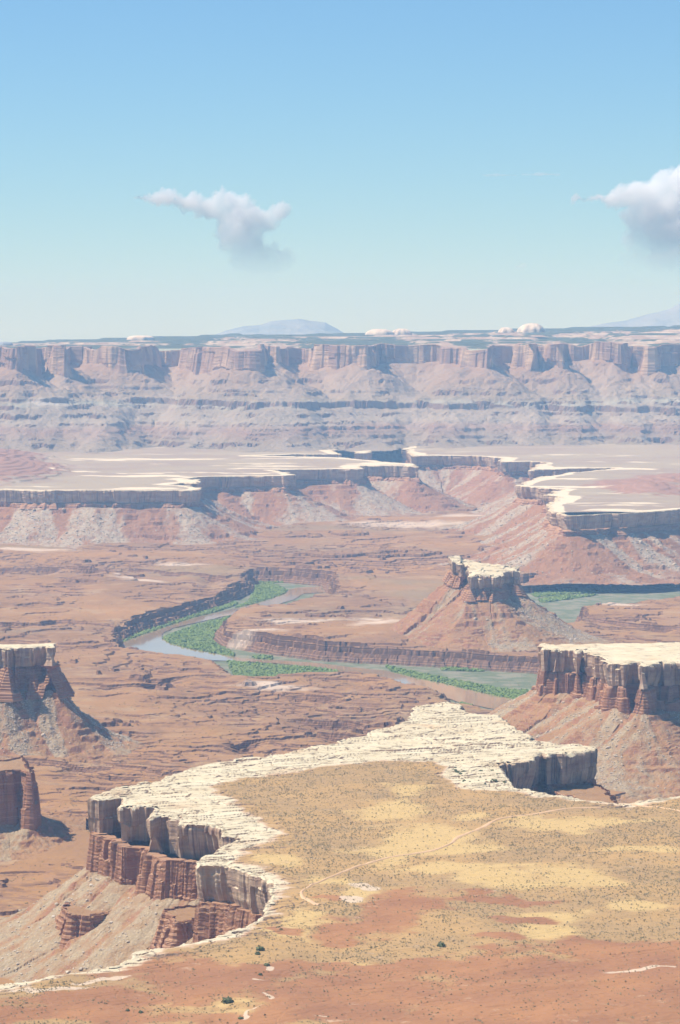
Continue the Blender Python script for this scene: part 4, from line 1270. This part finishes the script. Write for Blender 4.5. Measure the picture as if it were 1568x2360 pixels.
SHR = []
for k in range(5):
    V, T = leaf_clump(np.random.RandomState(500 + k))
    me = mesh_np('shrub', V, T, None, False); me.materials.append(M_SCRUB); SHR.append(me)
BUSHM = []
for k in range(3):
    V, T = leaf_clump(np.random.RandomState(520 + k), 160, 0.75)
    me = mesh_np('bush', V, T, None, False); me.materials.append(M_BUSH); BUSHM.append(me)

def plant(name, me, x, y, z, r, label, cat, group=None):
    o = bpy.data.objects.new(name, me); scene.collection.objects.link(o)
    o.location = (x, y, z); o.scale = (r, r, r * (0.8 + 0.3 * RS.rand())); o.rotation_euler = (0, 0, RS.rand() * 6.28)
    return tag(o, label, cat, group)

BUSHES = [(525, 2311, 4.5, 'largest green bush beside the pale wash steps at the foot of the view'), (600, 2190, 3.4, 'bright green bush in the gully above the round pale rock patch'),
          (594, 2200, 2.2, 'small green bush leaning on the bright bush in the gully'), (615, 2226, 2.4, 'grey-green bush just left of the round pale rock patch'), (642, 2138, 2.0, 'dark green bush near the bend of the rim under the streaked cliff'),
          (325, 2336, 2.0, 'dark bush with a twin to its left near the bottom edge'), (295, 2332, 1.6, 'smaller dark bush left of its twin near the bottom edge'), (555, 2350, 2.0, 'dark bush at the bottom edge below the pale wash steps'),
          (1018, 2181, 3.6, 'wide dark green bush in the wash below the yellow grass'), (600, 2248, 1.8, 'small bush in the wash below the round pale rock patch'), (648, 2143, 1.5, 'smallest green bush by the rim bend, right of a darker one')]
for X_, Y_, r, lab in BUSHES:
    c = W([(X_, Y_)], -450.0)[0]
    c = W([(X_, Y_)], float(bench_h(c[0], c[1])))[0]
    plant('bush', BUSHM[RS.randint(3)], c[0], c[1], float(bench_h(c[0], c[1])), r, lab, 'bush')

rb = np.random.RandomState(91)
for k_ in range(34):
    X_, Y_ = 1040 + 125 * rb.rand(), 1764 + 44 * rb.rand()
    c = W([(X_, Y_)], -450.0)[0]
    if sdf(c[:1], c[1:], R_BENCH.coarse)[0] > -6: continue
    plant('bush', BUSHM[rb.randint(3)], c[0], c[1], float(bench_h(c[0], c[1])), 1.0 + 1.6 * rb.rand() ** 2, 'green bush rooted in the cracked pale slickrock beside the dark right notch', 'bush', 'bushes on the slickrock by the right notch')

# scrub over the near mesa
print('scrub')
N0 = 560000
yy = np.sqrt(RS.rand(N0) * (3950.0 ** 2 - 1950.0 ** 2) + 1950.0 ** 2)
xx = (RS.rand(N0) * 2 - 1) * 0.163 * yy
w = 16 * fbm(xx / 45.0, yy / 45.0, 4, 121)
sk = sdf(xx, yy, SOIL) + w
red = blobs(xx, yy, REDP, -450.0); yel = blobs(xx, yy, YELP, -450.0)
dens = 0.85 * (1 - 0.86 * red) * (1 - 0.75 * yel) * sstep(2, -22, sk) * (0.4 + 0.8 * sstep(-0.3, 0.3, fbm(xx / 90.0, yy / 130.0, 3, 191))) * (0.45 + 1.1 * sstep(-0.25, 0.25, fbm(xx / 14.0, yy / 18.0, 3, 195)))
dens = np.maximum(dens, (0.02 + 0.10 * sstep(0.1, 0.35, fbm(xx / 35.0, yy / 35.0, 3, 193))) * (sk < 60))
ok = (RS.rand(N0) < dens) & inside(xx, yy, R_BENCH.coarse) & (seg_dist(xx, yy, R_BENCH.coarse) > 5)
tp = densify(W([(1390, 1862), (1308, 1867), (1208, 1882), (1143, 1892), (1103, 1912), (1053, 1930), (1038, 1947), (990, 1960), (933, 1970), (868, 1983), (813, 1997), (784, 2011), (720, 2038)], -450.0), 30, False)
ok &= seg_dist(xx, yy, tp, False) > 3.6
xx, yy = xx[ok], yy[ok]; zz = bench_h(xx, yy)
rr = 0.2 + 0.7 * RS.rand(len(xx)) ** 3.2
o = np.argsort(yy / rr)                             # nearest and biggest first
xx, yy, zz, rr = xx[o], yy[o], zz[o], rr[o]
infr = np.where((yy > 2085) & (np.abs(xx) < 0.106 * yy))[0]
first = infr[:290]
for i in first:
    plant('shrub', SHR[RS.randint(5)], xx[i], yy[i], zz[i], rr[i] * 0.95, 'low grey-green shrub on the red ground at the foot of the view', 'shrub', 'low shrubs at the foot of the view')
rest = np.setdiff1d(np.arange(len(xx)), first)

def clump_field(name, x, y, z, r, mat, label, seed, flat=0.7, cat='scrub', lite=False):
    ICV, ICT = (OCV, OCT) if lite else (ICV_, ICT_)
    rs = np.random.RandomState(seed)
    n = len(x)
    J = 1 + 0.35 * rs.normal(size=(8, len(ICV), 1)) * np.array([1, 1, 0.8])
    k = rs.randint(8, size=n); a = rs.rand(n) * 6.28
    B = ICV[None] * J
    v = B[k] * r[:, None, None] * np.array([1, 1, flat])
    c, s = np.cos(a)[:, None], np.sin(a)[:, None]
    v = np.stack([v[..., 0] * c - v[..., 1] * s + x[:, None], v[..., 0] * s + v[..., 1] * c + y[:, None], v[..., 2] + z[:, None] + (r * flat * 0.45)[:, None]], -1)
    T = ICT[None] + (np.arange(n) * len(ICV))[:, None, None]
    me = mesh_np(name, v.reshape(-1, 3), T.reshape(-1, 3), None, False)
    return tag(link(name, me, None, [mat]), label, cat, kind='stuff')
ph = (1 + 5 ** 0.5) / 2
bm = bmesh.new(); bmesh.ops.create_icosphere(bm, subdivisions=1, radius=1.0)
bmesh.ops.transform(bm, matrix=Matrix.Identity(4), verts=bm.verts)
bm.free()
ICV = np.array([(-1, ph, 0), (1, ph, 0), (-1, -ph, 0), (1, -ph, 0), (0, -1, ph), (0, 1, ph), (0, -1, -ph), (0, 1, -ph), (ph, 0, -1), (ph, 0, 1), (-ph, 0, -1), (-ph, 0, 1)]) / math.sqrt(1 + ph * ph)
OCV = np.array([(1, 0, 0), (0.3, 0.95, 0), (-0.8, 0.6, 0), (-0.8, -0.6, 0), (0.3, -0.95, 0), (0, 0, 1.0)]); OCT = np.array([(0, 1, 5), (1, 2, 5), (2, 3, 5), (3, 4, 5), (4, 0, 5)])
ICT = np.array([(0, 11, 5), (0, 5, 1), (0, 1, 7), (0, 7, 10), (0, 10, 11), (1, 5, 9), (5, 11, 4), (11, 10, 2), (10, 7, 6), (7, 1, 8), (3, 9, 4), (3, 4, 2), (3, 2, 6), (3, 6, 8), (3, 8, 9), (4, 9, 5), (2, 4, 11), (6, 2, 10), (8, 6, 7), (9, 8, 1)])
ICV_, ICT_ = ICV, ICT
print('scrub count', len(rest))
clump_field('scrub', xx[rest], yy[rest], zz[rest], rr[rest], M_SCRUB, 'dry low scrub dotted over the near mesa top', 601, 0.9, lite=True)

# riverside thickets
VEG = [[(372, 1475), (395, 1462), (450, 1443), (520, 1425), (595, 1408), (560, 1425), (525, 1440), (495, 1460), (490, 1478), (510, 1492), (540, 1507), (540, 1516), (480, 1509), (430, 1499), (395, 1488)],
       [(590, 1351), (630, 1346), (662, 1362), (655, 1372), (625, 1384), (590, 1393), (540, 1402), (575, 1388)],
       [(595, 1341), (665, 1338), (660, 1344), (595, 1346)],
       [(525, 1526), (600, 1531), (660, 1536), (725, 1541), (790, 1549), (700, 1562), (600, 1570), (540, 1560)],
       [(890, 1537), (930, 1545), (1000, 1560), (1080, 1575), (1160, 1590), (1227, 1594), (1228, 1616), (1150, 1616), (1090, 1601), (1020, 1582), (960, 1568), (920, 1558)],
       [(1225, 1370), (1300, 1360), (1400, 1354), (1568, 1346), (1640, 1343), (1640, 1349), (1500, 1358), (1400, 1364), (1300, 1371), (1235, 1377)],
       [(280, 1478), (330, 1458), (400, 1434), (470, 1411), (545, 1388), (548, 1394), (470, 1420), (400, 1442), (330, 1466), (290, 1481)],
       [(1240, 1382), (1300, 1374), (1380, 1372), (1310, 1382), (1250, 1390)],
       [(585, 1514), (630, 1516), (625, 1526), (590, 1524)], [(1062, 1612), (1085, 1618), (1088, 1628), (1062, 1628)], [(1020, 1541), (1120, 1545), (1110, 1549), (1020, 1546)]]
vx, vy = [], []
for pts in VEG:
    p = W(pts, ZF); lo = p.min(0); hi = p.max(0)
    n = int((hi - lo).prod() / 7)
    a = lo + RS.rand(n, 2) * (hi - lo)
    q = inside(a[:, 0], a[:, 1], p) & (fbm(a[:, 0] / 40.0, a[:, 1] / 60.0, 3, 201) > -0.35 - 0.3 * RS.rand(n)) & ~inside(a[:, 0], a[:, 1], river_poly)
    vx.append(a[q, 0]); vy.append(a[q, 1])
vx = np.concatenate(vx); vy = np.concatenate(vy)
vr = 0.9 + 2.8 * RS.rand(len(vx)) ** 2.4
print('thicket', len(vx))
clump_field('riverside_undergrowth', vx, vy, np.full(len(vx), ZF), vr, M_VEG, 'green tamarisk and willow thicket lining the river', 602, 1.0, 'undergrowth')

# sparse plants on slopes and the basin
N1 = 16000
sy = np.exp(np.log(2700) + RS.rand(N1) * np.log(7000 / 2700.0)); sx = (RS.rand(N1) * 2 - 1) * 0.115 * sy
q = fbm(sx / 120.0, sy / 160.0, 3, 211) > 0.02
sx, sy = sx[q], sy[q]
clump_field('scrub', sx, sy, floor_h(sx, sy), 0.5 + 0.6 * RS.rand(len(sx)), M_SCRUB, 'sparse scrub dotted over the red basin floor', 603, 0.7)

# ------------------------------------------------------------------ clouds
def cloud_mat(name, dens, fade=None):
    m = bpy.data.materials.new(name); m.use_nodes = True
    t = m.node_tree; t.nodes.remove(t.nodes['Principled BSDF'])
    v = t.nodes.new('ShaderNodeVolumePrincipled')
    v.inputs['Color'].default_value = (1.0, 1.0, 1.0, 1); v.inputs['Anisotropy'].default_value = 0.0
    v.inputs['Density'].default_value = dens
    if fade:
        ge = t.nodes.new('ShaderNodeNewGeometry'); sx = t.nodes.new('ShaderNodeSeparateXYZ'); mr = t.nodes.new('ShaderNodeMapRange')
        mr.interpolation_type = 'SMOOTHSTEP'
        t.links.new(ge.outputs['Position'], sx.inputs[0]); t.links.new(sx.outputs[2], mr.inputs['Value'])
        mr.inputs['From Min'].default_value, mr.inputs['From Max'].default_value = fade
        mr.inputs['To Min'].default_value = dens * 0.02; mr.inputs['To Max'].default_value = dens
        t.links.new(mr.outputs[0], v.inputs['Density'])
    t.links.new(v.outputs[0], t.nodes['Material Output'].inputs['Volume'])
    return m
M_CLOUD = cloud_mat('cloud_vapour', 0.0058, (700, 2000)); M_WISP = cloud_mat('thin_cloud_vapour', 0.0022)
CD = 42000.0
def cloud(blobs_, label, mat, vox, seed, amp=90.0):
    bmc = bmesh.new()
    for X_, Y_, rx, ry in blobs_:
        c = ((X_ - 784) / F * CD, CD + (RS.rand() - 0.5) * rx * 4, (765 - Y_) / F * CD)
        M = Matrix.Translation(c) @ Matrix.Diagonal((rx / F * CD, rx / F * CD * 0.9, ry / F * CD, 1))
        bmesh.ops.create_icosphere(bmc, subdivisions=3, radius=1.0, matrix=M)
    me = bpy.data.meshes.new('cloud'); bmc.to_mesh(me); bmc.free()
    ob = link('cloud', me)
    rm = ob.modifiers.new('r', 'REMESH'); rm.mode = 'VOXEL'; rm.voxel_size = vox
    dg = bpy.context.evaluated_depsgraph_get()
    me2 = bpy.data.meshes.new_from_object(ob.evaluated_get(dg))
    ob.modifiers.clear(); ob.data = me2
    n = len(me2.vertices); co = np.empty(n * 3, np.float32); no = np.empty(n * 3, np.float32)
    me2.vertices.foreach_get('co', co); me2.vertex_normals.foreach_get('vector', no)
    co = co.reshape(-1, 3).astype(float); no = no.reshape(-1, 3)
    d = sum(a * (np.abs(perlin((co[:, 0] + 0.5 * co[:, 1]) / l, (co[:, 2] + 0.6 * co[:, 1]) / l, seed + i)) * 2 - 0.6) for i, (l, a) in enumerate(((360, amp * 0.7), (170, amp * 0.6), (80, amp * 0.45), (42, amp * 0.28))))
    co += no * d[:, None]
    me2.vertices.foreach_set('co', co.astype(np.float32).ravel()); me2.update()
    me2.materials.clear(); me2.materials.append(mat)
    return tag(ob, label, 'cloud')

cloud([(345, 456, 40, 9), (395, 460, 45, 14), (440, 468, 45, 20), (480, 480, 45, 28), (510, 450, 26, 18), (540, 470, 40, 28), (565, 470, 28, 24), (560, 500, 60, 40), (600, 510, 45, 30), (635, 492, 28, 18), (550, 545, 60, 45), (580, 590, 60, 45), (625, 575, 26, 22),
       (640, 600, 50, 32), (600, 620, 70, 20), (540, 515, 45, 40)], 'broad cumulus cloud with a thin tail trailing to the left', M_CLOUD, 26, 701)
cloud([(1345, 460, 28, 8), (1470, 505, 45, 38), (1458, 555, 30, 28), (1448, 598, 26, 18), (1390, 458, 40, 14), (1430, 455, 45, 22), (1480, 450, 55, 28), (1530, 425, 40, 32), (1580, 430, 60, 45), (1540, 480, 70, 45), (1560, 540, 80, 50), (1500, 560, 40, 30), (1470, 590, 28, 28), (1550, 600, 80, 36), (1435, 625, 18, 14), (1620, 540, 90, 80)],
      'large cumulus cloud running out of the right frame edge', M_CLOUD, 26, 711)
cloud([(1195, 616, 10, 6), (1205, 613, 10, 7), (1190, 619, 6, 3)], 'tiny single puff of cloud low in the sky', M_WISP, 12, 721, 25)
cloud([(1215, 404, 16, 3), (1245, 403, 24, 5), (1272, 404, 18, 3)], 'faint flat wisp of cloud left of the large cumulus, brighter than its neighbour', M_WISP, 14, 731, 18)
cloud([(1120, 405, 16, 2.5), (1150, 405, 20, 3), (1180, 406, 14, 2)], 'faintest thin wisp of cloud farther left in the open sky', M_WISP, 14, 741, 14)

# ------------------------------------------------------------------ haze
def haze_box():
    me = bpy.data.meshes.new('haze')
    bmh = bmesh.new()
    bmesh.ops.create_cube(bmh, size=1.0, matrix=Matrix.Translation((0, 12600, -155)) @ Matrix.Diagonal((9000, 26400, 970, 1)))
    bmh.to_mesh(me); bmh.free()
    m = bpy.data.materials.new('pale_haze'); m.use_nodes = True
    t = m.node_tree; t.nodes.remove(t.nodes['Principled BSDF'])
    v = t.nodes.new('ShaderNodeVolumePrincipled')
    v.inputs['Color'].default_value = (0.32, 0.60, 1.0, 1)
    v.inputs['Absorption Color'].default_value = (1, 1, 1, 1)
    v.inputs['Density'].default_value = 4.9e-5
    v.inputs['Anisotropy'].default_value = 0.0
    t.links.new(v.outputs[0], t.nodes['Material Output'].inputs['Volume'])
    return tag(link('haze', me, None, [m]), kind='stuff')
haze_box()
